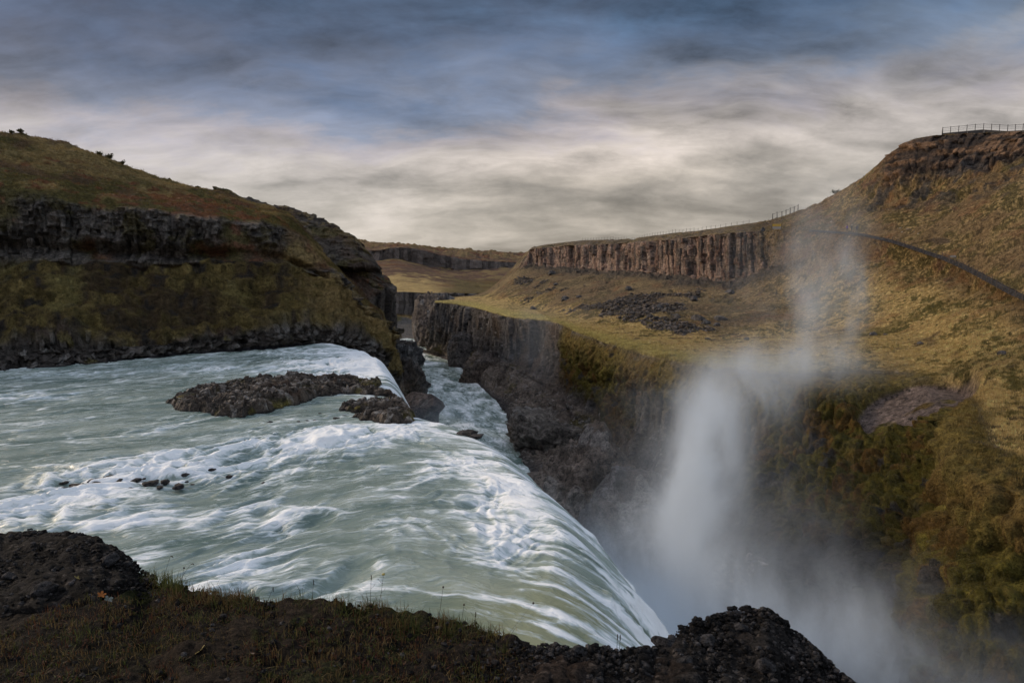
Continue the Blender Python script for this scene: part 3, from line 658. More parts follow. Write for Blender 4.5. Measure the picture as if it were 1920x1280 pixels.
roll = fbm(fw / np.array([4.2, 2.0, 1.]), 3, 205); chop = fbm(fw / np.array([1.7, .8, 1.]), 4, 207, ridged=True) * .8 - .1; fine = fbm(fw / np.array([2.2, .22, 1.]), 3, 209)
long_ = fbm(np.stack([AL / 7 + .4 * roll, AC / .42 + .8 * roll, 0 * AL], -1), 4, 217); lipz = sm(-7, -1, AL)
hyd = fbm(fw / np.array([1.3, 2.6, 1.]), 3, 211, ridged=True)
hyd -= hyd.mean(); chop -= chop.mean()                 # standing waves across the current
up = sm(3.0, -3.0, AL)
amp = (.12 + .50 * rap) * (.45 + .55 * up)
dz = amp * (1.0 * roll + (.65 * chop + .35 * hyd) * (1 - .75 * lipz) + .22 * fine + .45 * long_ * lipz)
Z = Z + dz
lipn = sm(-6, 2, AL)
smooth_ = sm(29, 21, Cc[:, 1])[:, None]           # the near end slides over smooth and green
fold = (1.0 * fbm(np.stack([AL / 5 + .5 * roll, AC / 1.5 + 1.1 * roll, 0 * AL], -1), 4, 213, ridged=True) + .5 * fbm(np.stack([AL / 4, AC / .4, 0 * AL], -1), 3, 215)) * sm(-2, 4, AL)
web = fbm(fw / np.array([5.5, 3.0, 1.]), 4, 233, ridged=True)
foam = .17 + .30 * sm(.42, .95, web) * up + .50 * rap + (.60 * chop + .40 * roll + .35 * hyd) * (.40 + .60 * rap) * (1 - .7 * lipz)
foam += .22 * fine * (.35 + .65 * rap) + lipz * (.80 * long_ + .24)
clump = fbm(np.stack([AL / 3.5 + roll, AC / 1.6 + .8 * roll, 0 * AL], -1), 3, 235)
foam += .42 * clump * sm(-6, 0, AL) * sm(8, 3, AL) + sm(-2, 5, AL) * (.30 + .10 * smooth_) - .18 * smooth_ * lipz * sm(5, 0, AL)
foam += sm(-14, -3, AL) * .14 * sm(60, 70, Cc[:, 1])[:, None] + .22 * fold * sm(0, 3, AL)
foam = np.clip(foam, 0, 1.1)
green = np.clip(smooth_ * sm(-9, 0, AL) * sm(9, 1, AL) * (.85 + .5 * roll) + .12 * sm(.45, .75, sg)[:, None] * sm(-25, -8, AL) * (1 - rap), 0, 1)
# the fall breaks up into soft folds as it drops
Gw = np.stack([x_ + Dd[:, None, 0] * fold * .7, y_ + Dd[:, None, 1] * fold * .7, Z + .30 * fold], -1)
def sub_from(G, r0, r1, c0, c1, name, nfull, extra):
    g = G[r0:r1, c0:c1]
    me = mesh_from(name, g, grid_faces(g.shape[0], g.shape[1], True), wmat, True, None, {k_: v_[r0:r1, c0:c1].reshape(-1, 3) if v_.ndim == 3 else v_[r0:r1, c0:c1].ravel() for k_, v_ in extra.items()})
    n = nfull[r0:r1, c0:c1].reshape(-1, 3)
    me.normals_split_custom_set_from_vertices(n.tolist())
    return link(name, me)
Nw = gnormals(Gw)
if Nw[300, 300, 2] < 0: Nw = -Nw
ex = {'flow': flow3, 'foam': foam, 'green': green}
cut = nT - 25
isp = int(np.argmin(abs(Cc[:, 1] - 56)))                       # the island parts the two falls
tag(sub_from(Gw, 0, nS, 0, cut + 1, 'river', Nw, ex), kind='structure')
tag(sub_from(Gw, 0, isp + 1, cut, Gw.shape[1], 'waterfall', Nw, ex), 'smaller white waterfall sliding into the canyon beyond the rocky islet', 'waterfall')
tag(sub_from(Gw, isp, nS, cut, Gw.shape[1], 'waterfall', Nw, ex), 'wide white waterfall curving over the edge in front of the mossy wall', 'waterfall')
# lower river on the canyon floor, centreline from the near gorge to the far bend
mid = np.array([[26,-30],[22,0],[17,25],[12,50],[6,78],[3,100],[-2,125],[-12,160],[-20,185],[-27,215],[-36,250],[-48,290],[-58,330],[-85,365],[-150,380]], float)
wid = np.array([14,14,14,13,14,14,18,17,16,17,18,16,20,26,30], float)
c3 = cr(np.c_[mid, wid], [40] * 14)
tv = np.gradient(c3[:, :2], axis=0); tv /= np.linalg.norm(tv, axis=1, keepdims=True); nv = np.stack([-tv[:, 1], tv[:, 0]], -1)
a_ = np.linspace(-1.6, 1.6, 150)
GXY = c3[:, None, :2] + nv[:, None] * a_[None, :, None] * c3[:, None, 2:3]
al = np.concatenate([[0], np.cumsum(np.linalg.norm(np.diff(c3[:, :2], axis=0), axis=1))])
f3 = np.stack([np.broadcast_to(al[:, None], GXY.shape[:2]), np.broadcast_to(a_[None] * 16, GXY.shape[:2]), np.zeros(GXY.shape[:2])], -1)
ff = f3 + 3 * np.stack([fbm(f3 / 12, 2, 221), fbm(f3 / 12, 2, 223), 0 * f3[..., 0]], -1)
rr = fbm(ff / np.array([7, 3, 1.]), 4, 225); r2 = fbm(ff / np.array([2.5, 1, 1.]), 3, 227)
zz = -25 + .35 * rr + .2 * r2
fo = .38 + .6 * rr + .3 * r2 + .25 * sm(150, 60, al)[:, None]
gz = np.stack([GXY[..., 0], GXY[..., 1], zz], -1)
me = mesh_from('river', gz, grid_faces(gz.shape[0], gz.shape[1]), wmat, True, None, {'flow': f3 * .6, 'foam': np.clip(fo, 0, 1.2), 'green': 0 * fo})
tag(link('river', me), kind='structure')
# ================================================================== ROCKS
import bmesh
def ico(n):
    bm = bmesh.new(); bmesh.ops.create_icosphere(bm, subdivisions=n, radius=1.0)
    v = np.array([x.co[:] for x in bm.verts]); bm.verts.ensure_lookup_table(); f = np.array([[l.index for l in x.verts] for x in bm.faces]); bm.free()
    return v, f
ICO = {n: ico(n) for n in (1, 2, 3, 5, 6)}
def rock_shape(n, seed, planes=18, soft=.0):
    r = np.random.default_rng(seed); v, f = ICO[n]
    pn = r.normal(size=(planes, 3)); pn /= np.linalg.norm(pn, axis=1, keepdims=True); pd = .62 + .38 * r.random(planes)
    dt = v @ pn.T; rad = np.where(dt > .05, pd / np.maximum(dt, .05), 9).min(1)
    return v * np.minimum(rad, 1.25)[:, None], f
rockmat = terrain_mat('bare_rock', fine=5.0, bump=.40, rough=.75, spread=.85, spec=.3)
def outcrop(c, size, rot, seed, label, col=(.095, .083, .075), lay=1.2, rough=1.0, n=6, name='rock_outcrop', cat='rock outcrop', planes=14, mossy=.0, group=None):
    v, f = rock_shape(n, seed, planes); v = v * np.array(size); ca, sa = math.cos(rot), math.sin(rot)
    v = np.stack([v[:, 0] * ca - v[:, 1] * sa, v[:, 0] * sa + v[:, 1] * ca, v[:, 2]], -1)
    w = v + np.array(c); nn = v / np.linalg.norm(v, axis=1, keepdims=True); m = min(size)
    s1, i1 = slabs(w[:, 0] / (m * .28) + w[:, 2] / m, w[:, 1] / (m * .28) - w[:, 2] / m, seed)
    d = m * rough * (.20 * fbm(w / (m * .6), 5, seed, ridged=True) + .05 * s1 + .10 * fbm(w / (m * .18), 4, seed + 2, ridged=True))
    v = v + nn * d[:, None]
    v[:, 2] += (np.round(w[:, 2] / lay) * lay - w[:, 2]) * .35
    nb = fbm(w / (m * .25), 4, seed + 5); na = fbm(w / (m * .8), 3, seed + 6)
    K = 1.35 * np.array(col) * (.6 + .5 * i1 + .6 * nb)[:, None]; K = mixc(K, np.array([.12, .085, .06]), sm(0, .4, na) * .5); K = mixc(K, np.array([.24, .225, .21]), sm(.85, .95, i1) * .6)
    if mossy: K = mixc(K, MOSS * .8, sm(.2, .6, nn[:, 2] + .6 * nb) * mossy)
    me = mesh_from(name, v, f, rockmat, True, np.clip(K, .004, .8)); o = link(name, me, None, c)
    return tag(o, label, cat, group)
outcrop(P(925, 722, 222), (11, 9, 10), .3, 31, 'rounded brown rock mound at the foot of the canyon wall, washed by the lower river', lay=2.6, col=(.10, .082, .072))
outcrop(P(886, 672, 258), (7, 7, 10), .1, 33, 'dark rock knob beside the far headland, upstream of the brown mound', lay=2.4)
outcrop(P(832, 610, 292), (8, 9, 15), .0, 35, 'dark layered headland wall stepping down to the river bend', lay=2.2, col=(.075, .064, .058))
outcrop(P(802, 618, 322), (7, 9, 14), .2, 36, 'farthest layered headland at the river bend', lay=2.2, col=(.095, .078, .068))
outcrop(P(752, 678, 205), (5.0, 6, 7), .0, 37, 'dark boulder pile at the foot of the left canyon wall', lay=1.6, rough=1.3, col=(.06, .054, .052))
outcrop(P(728, 640, 225), (3.5, 6, 12), .0, 44, 'tall dark rock rib leaning against the left canyon wall', lay=2.0, rough=1.2, col=(.065, .057, .052))
outcrop(P(766, 715, 178), (4.8, 6, 6.5), .5, 38, 'jagged brown rock above the smooth boulder, left of the lower river', lay=1.4, rough=1.4, col=(.085, .072, .064))
outcrop(P(784, 778, 150), (4.6, 6, 5.6), .2, 39, 'smooth rounded grey boulder beside the smaller waterfall', lay=9, rough=.45, col=(.13, .10, .09))
outcrop(P(1030, 835, 142), (9.5, 10, 8), .3, 40, 'pale grey rock shelf jutting into the lower river', lay=2.2, rough=1.2, col=(.15, .13, .11))
outcrop(P(1090, 930, 108), (9, 12, 8.5), .5, 41, 'brown sloping rock shelf behind the wide waterfall', lay=2.0, rough=1.2, col=(.14, .11, .088))
outcrop(P(1165, 1020, 88), (7, 9, 8.0), .5, 42, 'smooth wet grey rock face behind the wide waterfall, half in mist', lay=3.0, rough=.7, col=(.11, .105, .105))
# ---- islet at the brink
def sdpoly(px, py, poly):
    poly = np.asarray(poly); d = np.full(px.shape, 1e9); ins = np.zeros(px.shape, bool); n = len(poly)
    for i in range(n):
        a, b = poly[i], poly[(i + 1) % n]; e = b - a
        wx, wy = px - a[0], py - a[1]; t = np.clip((wx * e[0] + wy * e[1]) / (e @ e), 0, 1)
        d = np.minimum(d, (wx - t * e[0]) ** 2 + (wy - t * e[1]) ** 2)
        c1 = (a[1] <= py) & (b[1] > py); c2 = (a[1] > py) & (b[1] <= py); cr_ = e[0] * wy - e[1] * wx
        ins ^= (c1 & (cr_ > 0)) | (c2 & (cr_ < 0))
    return np.where(ins, 1, -1) * np.sqrt(d)
def islet(name, pix, back, H, seed, label, x0, x1, y0, y1, step=.065):
    poly = [PZ(u, v, -.05)[:2] for u, v in pix] + back
    xs_ = np.arange(x0, x1, step); ys_ = np.arange(y0, y1, step); X_, Y_ = np.meshgrid(xs_, ys_)
    p = np.stack([X_, Y_, 0 * X_], -1)
    w = fbm(p / 2.5, 3, seed); w2 = fbm(p / .7, 3, seed + 1)
    sd = sdpoly(X_, Y_, poly) + .8 * w + .25 * w2
    s1, i1 = slabs(X_ / 1.5 + .3 * w2, Y_ / 1.2, seed + 2); s2, i2 = slabs(X_ / .62, Y_ / .45 + .2 * w2, seed + 3); s3, i3 = slabs(X_ / .26, Y_ / .2, seed + 4)
    cx = np.interp(Y_, [c_[1] for c_ in crest[::-1]], [c_[0] for c_ in crest[::-1]])
    base = -.9 - 4.9 * (np.maximum(X_ - cx + 1.0, 0) / 4.2) ** 2
    h = base + (H(X_, Y_) + .28 * w - base) * sm(-.35, .75, sd) + sm(-.3, .3, sd) * (.34 * s1 + .36 * s2 + .15 * s3)
    keep = sd > -1.3
    R, C_ = X_.shape; fc_ = grid_faces(R, C_); kk = keep.ravel()[fc_].all(1); fc_ = fc_[kk]
    used = np.unique(fc_); mp = np.zeros(R * C_, int); mp[used] = np.arange(len(used))
    V = np.stack([X_, Y_, h], -1).reshape(-1, 3)[used]
    K = np.array([.115, .090, .070]) * (.25 + .8 * i2 + .35 * i1 + .5 * w2)[..., None]
    K = mixc(K, np.array([.34, .31, .28]), sm(.72, .9, i2 * .6 + i3 * .4) * .8); K = mixc(K, np.array([.09, .05, .03]), sm(.2, .45, w) * .6)
    K = mixc(K, np.array([.17, .14, .02]), sm(.15, .4, fbm(p / 1.6, 3, seed + 8)) * sm(.9, .2, h) * .75); K = mixc(K, WET * .5, sm(.18, -.02, h + .1 * w2))
    me = mesh_from(name, V, mp[fc_], rockmat, False, np.clip(K, .004, .8).reshape(-1, 3)[used])
    return tag(link(name, me), label, 'rock islet')
islet('rock_islet', [(295,757),(335,772),(400,783),(455,786),(500,776),(545,762),(600,745),(660,741),(744,745)], [np.array([-11.3,64.]),np.array([-13.5,70.]),np.array([-20.,71.]),np.array([-26.,71.]),np.array([-31,67.])],
      lambda x, y: .26 + .62 * np.exp(-((x + 22) / 6.5) ** 2) + .15 * sm(-16, -12, x), 301, 'low jagged brown rock islet in the river above the falls, longer of the two', -35, -6, 52, 75)
islet('rock_islet', [(630,766),(650,786),(700,798),(740,801),(784,798),(779,775),(772,760),(735,752),(680,757)], [],
      lambda x, y: .25 + .4 * np.exp(-((x + 9.5) / 3.0) ** 2), 331, 'small heap of broken brown rock at the brink between the two waterfalls', -17, -4.5, 49, 64, .055)
# loose stones in the shallow water round the islets and in the rapids
k_ = 0
r_ = np.random.default_rng(3)
for u, v, s in [(505,793,.5),(560,791,.35),(575,789,.3),(590,788,.25),(615,781,.3),(630,784,.35),(600,775,.25),(645,779,.3),(560,776,.2),(640,737,.25),(530,789,.3),(148,912,.75),(165,916,.5),(205,893,.3),(255,900,.45),(285,905,.5),(310,903,.45),(335,912,.5),(430,893,.3),(500,797,.45),(880,812,.9),(892,818,.8)] + [(r_.normal(245, 75), r_.normal(903, 9), .12 + .45 * r_.random() ** 2) for _ in range(34)]:
    c = PZ(u, v, -.03 - (.06 if k_ > 21 else 0)); vv, ff_ = rock_shape(3, 400 + k_); sc = .6 * s * np.array([1.3, 1.0, .5]) * (.8 + .4 * r_.random(3))
    vv = vv * sc + .06 * s * fbm(vv * 2.3 + k_, 3, 9)[:, None]
    K = np.full(vv.shape, 1.0) * np.array([.06, .052, .05]) * (1 + .5 * fbm(vv * 3, 3, 5))[:, None]
    o = link('river_stone', mesh_from('river_stone', vv, ff_, rockmat, False, K), None, c); o.rotation_euler.z = r_.random() * 6
    where = 'beside the rock islets' if k_ < 11 or k_ == 19 else ('at the lip of the wide waterfall' if k_ in (20, 21) else 'breaking the white rapids')
    tag(o, 'dark wet stone poking out of the water ' + where, 'stone', 'wet stones ' + where); k_ += 1
# ---- boulders on the bench and the talus
def gz(u, v, y, dz=0):
    p = P(u, v, y); p[2] = drop(p[0], p[1], [GR]) + dz; return p
for i, (u, v, y, s) in enumerate([(1000,577,236,1.3),(1235,592,175,1.4),(1228,589,176,.9),(1178,590,182,.9),(1165,590,184,.7),(1218,597,165,1.0),(1310,592,155,1.6),(1322,596,150,1.0),(1345,600,148,.9),(1350,590,155,1.4),(1228,603,160,.8),(1085,560,225,1.2),
        (1060,560,230,1.2),(1035,520,285,1.8),(1058,558,228,1.3),(1042,540,260,1.1),(1400,630,132,.7),(1327,632,133,.5),(1500,648,112,.5),(1270,600,160,1.),(1180,542,215,1.5),(1300,565,180,1.2),(1370,548,190,1.4),(1880,657,82,.5),(1640,612,118,.6),(1660,617,116,.5),(1726,633,105,.5)]):
    p = gz(u, v, y, .1 * s); vv, ff_ = rock_shape(3, 500 + i); vv = vv * s * np.array([1.1, .9, .75])
    K = np.full(vv.shape, 1.0) * np.array([.10, .09, .085]) * (1 + .5 * fbm(vv * 2 + i, 3, 5))[:, None]
    o = link('boulder', mesh_from('boulder', vv, ff_, rockmat, False, K), None, p); o.rotation_euler.z = i * 1.3
    wh = 'lying on the open grass right of the rising spray' if i >= 23 else 'lying at the foot of the scree slope below the basalt cliff'
    tag(o, 'small grey boulder ' + wh, 'boulder', 'boulders ' + wh)
def scatter(name, pts, sizes, mat, colf, n=1, seed=1, flat=.7, variants=12):
    """one mass of small stones as a single mesh"""
    r = np.random.default_rng(seed); Vs = []; Fs = []; Cs = []; off = 0
    tm = [rock_shape(n, seed * 100 + i, 10) for i in range(variants)]
    for i, (p, s) in enumerate(zip(pts, sizes)):
        v, f = tm[i % variants]; a = r.random() * 6.28; ca, sa = math.cos(a), math.sin(a)
        q = v * np.array([1, .6 + .5 * r.random(), flat * (.7 + .5 * r.random())]) * s
        Vs.append(np.stack([q[:, 0] * ca - q[:, 1] * sa, q[:, 0] * sa + q[:, 1] * ca, q[:, 2]], -1) + p); Fs.append(f + off); off += len(v)
        Cs.append(np.repeat(colf(r)[None], len(v), 0))
    o = link(name, mesh_from(name, np.vstack(Vs), np.vstack(Fs), mat, False, np.vstack(Cs))); return o
# scree below the cliff
pts = []; szs = []
ok = (scree > .45) & (RCR[:, None] > 4.15)
gi = np.argwhere(ok); pick = gi[rng.choice(len(gi), 3500)]
sizes = .16 + .55 * rng.random(3500) ** 2.5
tag(scatter('scree', GR[pick[:, 0], pick[:, 1]], sizes, rockmat, lambda r: np.array([.115, .095, .082]) * (.5 + 1.1 * r.random()), seed=3), kind='stuff', label='dark broken scree on the slope under the basalt cliff', cat='scree')
# rubble on the rock shelves above the lower river
ok = (mled_keep > .8); gi = np.argwhere(ok); wgt = (fbm(GR[gi[:, 0], gi[:, 1]] / 6.0, 3, 77) > -.05) & (CCR[gi[:, 1]] > 2.5) & (CCR[gi[:, 1]] < 9)
gi = gi[wgt]; pick = gi[rng.choice(len(gi), 5000)]
sizes = .10 + .50 * rng.random(5000) ** 4
tag(scatter('rubble', GR[pick[:, 0], pick[:, 1]], sizes, rockmat, lambda r: np.array([.17, .150, .130]) * (.4 + 1.3 * r.random() ** 2), seed=4), kind='stuff', label='loose grey rubble on the ledges above the lower river', cat='rubble')
# ================================================================== FOREGROUND BANK (the camera stands on it)
eu = [-200,0,60,120,180,230,270,300,400,500,560,640,700,760,840,900,950,1000,1080,1150,1220,1260,1300,1360,1400,1440,1480,1530,1600,1700,2000]
ev = [1010,1003,998,1000,1010,1040,1072,1092,1114,1126,1128,1131,1140,1150,1162,1182,1202,1213,1216,1220,1221,1196,1168,1152,1140,1147,1176,1222,1284,1370,1600]
yu = [-200,0,270,330,500,900,1000,1200,1300,1400,1480,1600,1700,2000]
yy = [6.6,6.4,5.6,4.8,4.6,4.3,4.0,3.9,4.2,4.4,4.2,3.7,3.3,2.6]
FEET = 9.72
ph = np.concatenate([np.linspace(-.72, .72, 1100), np.linspace(.72, 2 * math.pi - .72, 160)[1:]])
tu = np.tan(np.clip(np.where(ph > math.pi, ph - 2 * math.pi, ph), -.72, .72))
uu = 960 + tu * F / math.cos(0) * 1.0
def edge(u):
    ye = np.interp(u, yu, yy); ve = np.interp(u, eu, ev) + 2.2 * np.sin(u / 13.) + 1.5 * np.sin(u / 5.1)
    a = (u - 960) / F; b = (640 - ve) / F; k_ = ye / (CT + b * ST); return a * k_, ye, CAMZ + (-ST + b * CT) * k_
# horizontal direction of the ray at column u depends slightly on v; solve by using the edge point itself
us = np.linspace(-260, 2150, 1100); ex_, ey_, ez_ = edge(us)
az = np.arctan2(ex_, ey_); re = np.hypot(ex_, ey_)
back = np.linspace(az[-1], 2 * math.pi + az[0], 160)[1:]
w_ = np.linspace(0, 1, 160)[1:]
AZ = np.concatenate([az, back]); RE = np.concatenate([re, re[-1] * (1 - w_) + re[0] * w_ + 3 * np.sin(w_ * math.pi)]); ZE = np.concatenate([ez_, ez_[-1] * (1 - w_) + ez_[0] * w_])
fr = np.concatenate([np.linspace(0.0, .35, 20, endpoint=False), np.linspace(.35, 1, 430)])
def prof(f, ze):
    return FEET + (ze - FEET) * f ** 2.2
Rg = fr[:, None] * RE[None]; Zg = prof(fr[:, None], ZE[None])
sk = np.concatenate([np.linspace(0, .5, 50)[1:], .5 + np.linspace(0, 1, 70)[1:] ** 1.6 * 15])
Rs = RE[None] + sk[:, None]; Zs = ZE[None] - 1.1 * np.minimum(sk, .8)[:, None] ** 1.25 - np.maximum(sk - .8, 0)[:, None] * 1.75
Rg = np.vstack([Rg, Rs]); Zg = np.vstack([Zg, Zs]); Zg = np.maximum(Zg, -28)
GFG = np.stack([Rg * np.sin(AZ)[None], Rg * np.cos(AZ)[None], Zg], -1)
ff_ = np.concatenate([fr, 1 + sk])[:, None] + 0 * Rg
n3 = fbm(GFG / .9, 4, 401); n1 = fbm(GFG / .22, 4, 403); n0 = fbm(GFG / .06, 3, 405); f1, f2, cid = worley(GFG / .075, 407); g1_, g2_, cid2 = worley(GFG / .03, 409)
um = np.interp(AZ, az, us)[None] + 0 * Rg
vv_ = 640 - F * ((GFG[..., 2] - CAMZ) * CT + GFG[..., 1] * ST) / np.maximum(GFG[..., 1] * CT - (GFG[..., 2] - CAMZ) * ST, .2)
# zones: gravel domes left and right, turf and soil between
leftdome = sm(8, -8, vv_ - np.interp(um, [-300, 0, 290, 330], [1190, 1150, 1088, 1050]) + 14 * n3) * sm(330, 300, um)
rightg = sm(880, 990, um + 60 * n3 + (vv_ - 1200) * .7 * -1)
grav = np.clip(leftdome + rightg, 0, 1)
dz = (.05 * n3 + .02 * n1) * sm(0, .4, ff_) * sm(1.12, .95, ff_) + .035 * n1 + .010 * n0
dz += grav * (.010 * (1 - np.minimum(f1, 1) ** 2) * (cid > .6) + .005 * (1 - np.minimum(g1_, 1) ** 2)) - .08 * np.exp(-((leftdome - .5) / .3) ** 2) * sm(330, 250, um)
NFG = gnormals(blur(GFG, 2)); 
if NFG[200, 300, 2] < 0: NFG = -NFG
GF2 = GFG + NFG * dz[..., None]
soil = np.array([.0150, .0115, .009]); gravc = np.array([.022, .0195, .018])
K = soil * (1 + .7 * n1 + .6 * n0)[..., None]
K = mixc(K, np.array([.030, .021, .014]), sm(0, .3, n3 + .6 * n1) * .7)
K = mixc(K, np.array([.035, .038, .010]), (1 - grav) * sm(.12, .3, fbm(GFG / .5, 3, 411) + .3 * n0) * sm(.55, .95, ff_) * .8)
kg = gravc * (.35 + .9 * cid + .5 * n0)[..., None]; kg = mixc(kg, np.array([.10, .085, .075]), (cid2 > .93) * .6)
kg = mixc(kg, np.array([.045, .028, .019]), sm(.05, .35, n3 + .3 * n1) * rightg * sm(.8, 1, ff_) * .6)
K = K * (1 - grav[..., None]) + kg * grav[..., None]
fmat = terrain_mat('black_gravel', fine=90.0, bump=.02, rough=.95, spread=.95, spec=.1)
me = mesh_from('ground', GF2, grid_faces(*GF2.shape[:2], True), fmat, True, np.clip(K, .003, .5))
tag(link('ground', me), kind='structure')
def fg(u, f):
    """point on the bank at picture column u and fraction f of the way to the rim"""
    a = np.interp(u, us, az); r = np.interp(u, us, re) * f; z = prof(f, np.interp(u, us, ez_)) if f <= 1 else np.interp(u, us, ez_) - 1.1 * (np.interp(u, us, re) * (f - 1)) ** 1.25
    return np.array([r * math.sin(a), r * math.cos(a), z])
# gravel lying on the bank
r = np.random.default_rng(12); pts = []; szs = []
while len(pts) < 30000:
    u = r.uniform(-150, 1750); f = 1 - .62 * r.random() ** 1.6
    isg = u > 900 or (u < 290 and f > np.interp(u, [-200, 0, 290], [.66, .70, .9]))
    if not isg and r.random() > .12: continue
    p = fg(u, f); s = .003 + .022 * r.random() ** 7
    pts.append(p + [0, 0, s * .2 + .012]); szs.append(s)
for i in range(420):                                            # a crust of bigger stones along the rim
    u = r.uniform(-50, 300) if i % 3 == 0 else r.uniform(960, 1620); f = 1 - .03 * r.random() + .012; pts.append(fg(u, min(f, 1.0)) + [0, 0, .018]); szs.append(.007 + .02 * r.random() ** 3)
tag(scatter('gravel', np.array(pts), szs, fmat, lambda r: np.array([.034, .031, .030]) * (.35 + 2.2 * r.random() ** 3), seed=5, n=1), kind='stuff', label='loose black volcanic gravel on the near bank', cat='gravel')
# the larger stones one can pick out
for i, (u, f, s) in enumerate([(62,.985,.045),(135,.98,.05),(200,.93,.075),(10,.82,.07),(75,.78,.085),(160,.86,.06),(240,.97,.04),(1082,.99,.035),(1035,.985,.03),(1245,.99,.055),(1262,.985,.05),(1205,.9,.04),(920,.78,.055),(880,.74,.04),(1060,.80,.045),(1180,.82,.05),(1290,.90,.05),(1330,.93,.045),(1120,.72,.06),(960,.70,.045),(1010,.74,.06),(1390,.94,.05),(1440,.85,.05),(1240,.76,.04)]):
    vv, f_ = rock_shape(3, 700 + i); s = s * (.55 + .6 * ((i * 7) % 5) / 4); vv = vv * s * np.array([1.3, 1, .7]) + .05 * s * fbm(vv * 4, 3, i)[:, None]
    K = np.full(vv.shape, 1.) * np.array([.045, .042, .042]) * (1 + .5 * fbm(vv / s * 3, 3, 5))[:, None]
    o = link('stone', mesh_from('stone', vv, f_, fmat, False, K), None, fg(u, f) + [0, 0, .02]); o.rotation_euler.z = i
    wh = 'on the gravel dome at the lower left' if u < 300 else ('on the gravel mound at the lower right' if u > 1230 else 'in the gravel between the turf and the right mound')
    tag(o, 'dark angular stone lying ' + wh, 'stone', 'stones ' + wh)
# ---- plants
def blade_mesh(P0, L, W_, lean, az_, col, seg=3):
    """arrays of curved grass blades -> verts, faces, colours"""
    n = len(P0); V = np.zeros((n, seg * 2 + 1, 3)); t = np.linspace(0, 1, seg + 1)
    dx = np.cos(az_); dy = np.sin(az_); sx_ = -dy; sy_ = dx
    for k_ in range(seg + 1):
        h = L * t[k_]; o = lean * L * t[k_] ** 2; c = P0 + np.stack([dx * o, dy * o, h * (1 - .35 * np.abs(lean) * t[k_])], -1)
        if k_ < seg:
            w = W_ * (1 - t[k_] * .7); V[:, 2*k_] = c - np.stack([sx_ * w, sy_ * w, 0 * w], -1); V[:, 2*k_+1] = c + np.stack([sx_ * w, sy_ * w, 0 * w], -1)
        else: V[:, 2*seg] = c
    b = (np.arange(n) * (seg * 2 + 1))[:, None]; Fs = []
    for k_ in range(seg - 1):
        q = b + np.array([2*k_, 2*k_+1, 2*k_+3, 2*k_+2])[None]; Fs += [q[:, [0, 1, 2]], q[:, [0, 2, 3]]]
    Fs.append(b + np.array([2*seg-2, 2*seg-1, 2*seg])[None])
    C = np.repeat(col[:, None], seg * 2 + 1, 1)
    return V.reshape(-1, 3), np.vstack(Fs), C.reshape(-1, 3)
leafm, lnt, lout = new_mat('leafy'); kk_ = NT(lnt)
lb = kk_.n('ShaderNodeBsdfPrincipled'); kk_.l(kk_.n('ShaderNodeAttribute', attribute_name='Col').outputs['Color'], lb.inputs['Base Color']); lb.inputs['Roughness'].default_value = .7
lb.inputs['Specular IOR Level'].default_value = .2
ltr = kk_.n('ShaderNodeBsdfTranslucent'); kk_.l(kk_.n('ShaderNodeAttribute', attribute_name='Col').outputs['Color'], ltr.inputs[0]); lmx = kk_.n('ShaderNodeMixShader'); lmx.inputs[0].default_value = .3
kk_.l(lb.outputs[0], lmx.inputs[1]); kk_.l(ltr.outputs[0], lmx.inputs[2]); kk_.l(lmx.outputs[0], lout.inputs[0])
r = np.random.default_rng(15); P0 = []; L = []; Cc_ = []
def tuft(u, f, n, h, c, sp=.03):
    p = fg(u, f)
    for _ in range(n):
        P0.append(p + [r.normal() * sp, r.normal() * sp, -.005]); L.append(h * (.4 + .8 * r.random()) * 1.2); Cc_.append(np.array(c) * (.5 + r.random()))
GRN = (.07, .078, .020); DRY = (.13, .088, .035); RED = (.10, .04, .020)
for _ in range(150):
    u = r.choice([r.uniform(270, 470), r.uniform(540, 780), r.uniform(820, 960)]); tuft(u, 1 - .05 * r.random() ** 2, 14, .05 + .05 * r.random() ** 2, GRN if r.random() < .5 else DRY, .025)
for _ in range(28): tuft(r.uniform(285, 345), 1 - .02 * r.random(), 12, .10, GRN, .02)
for _ in range(24): tuft(r.normal(430, 18), 1 - .02 * r.random(), 12, .075, DRY, .025)
for _ in range(2600):
    u = r.uniform(-60, 960); f = 1 - .5 * r.random() ** 1.2
    if u < 290 and f > np.interp(u, [-200, 0, 290], [.64, .68, .88]): continue
    tuft(u, f, int(r.integers(6, 14)), .02 + .035 * r.random(), [GRN, DRY, DRY, RED][r.integers(4)], .03)
P0 = np.array(P0); L = np.array(L); Cc_ = np.array(Cc_); n = len(P0)
V, Fq, Cq = blade_mesh(P0, L, .0013 + .0012 * r.random(n), r.normal(0, .55, n), r.random(n) * 6.28, Cc_)
tag(link('grass', mesh_from('grass', V, Fq, leafm, False, Cq)), kind='stuff', label='short withered grass on the near bank', cat='grass')
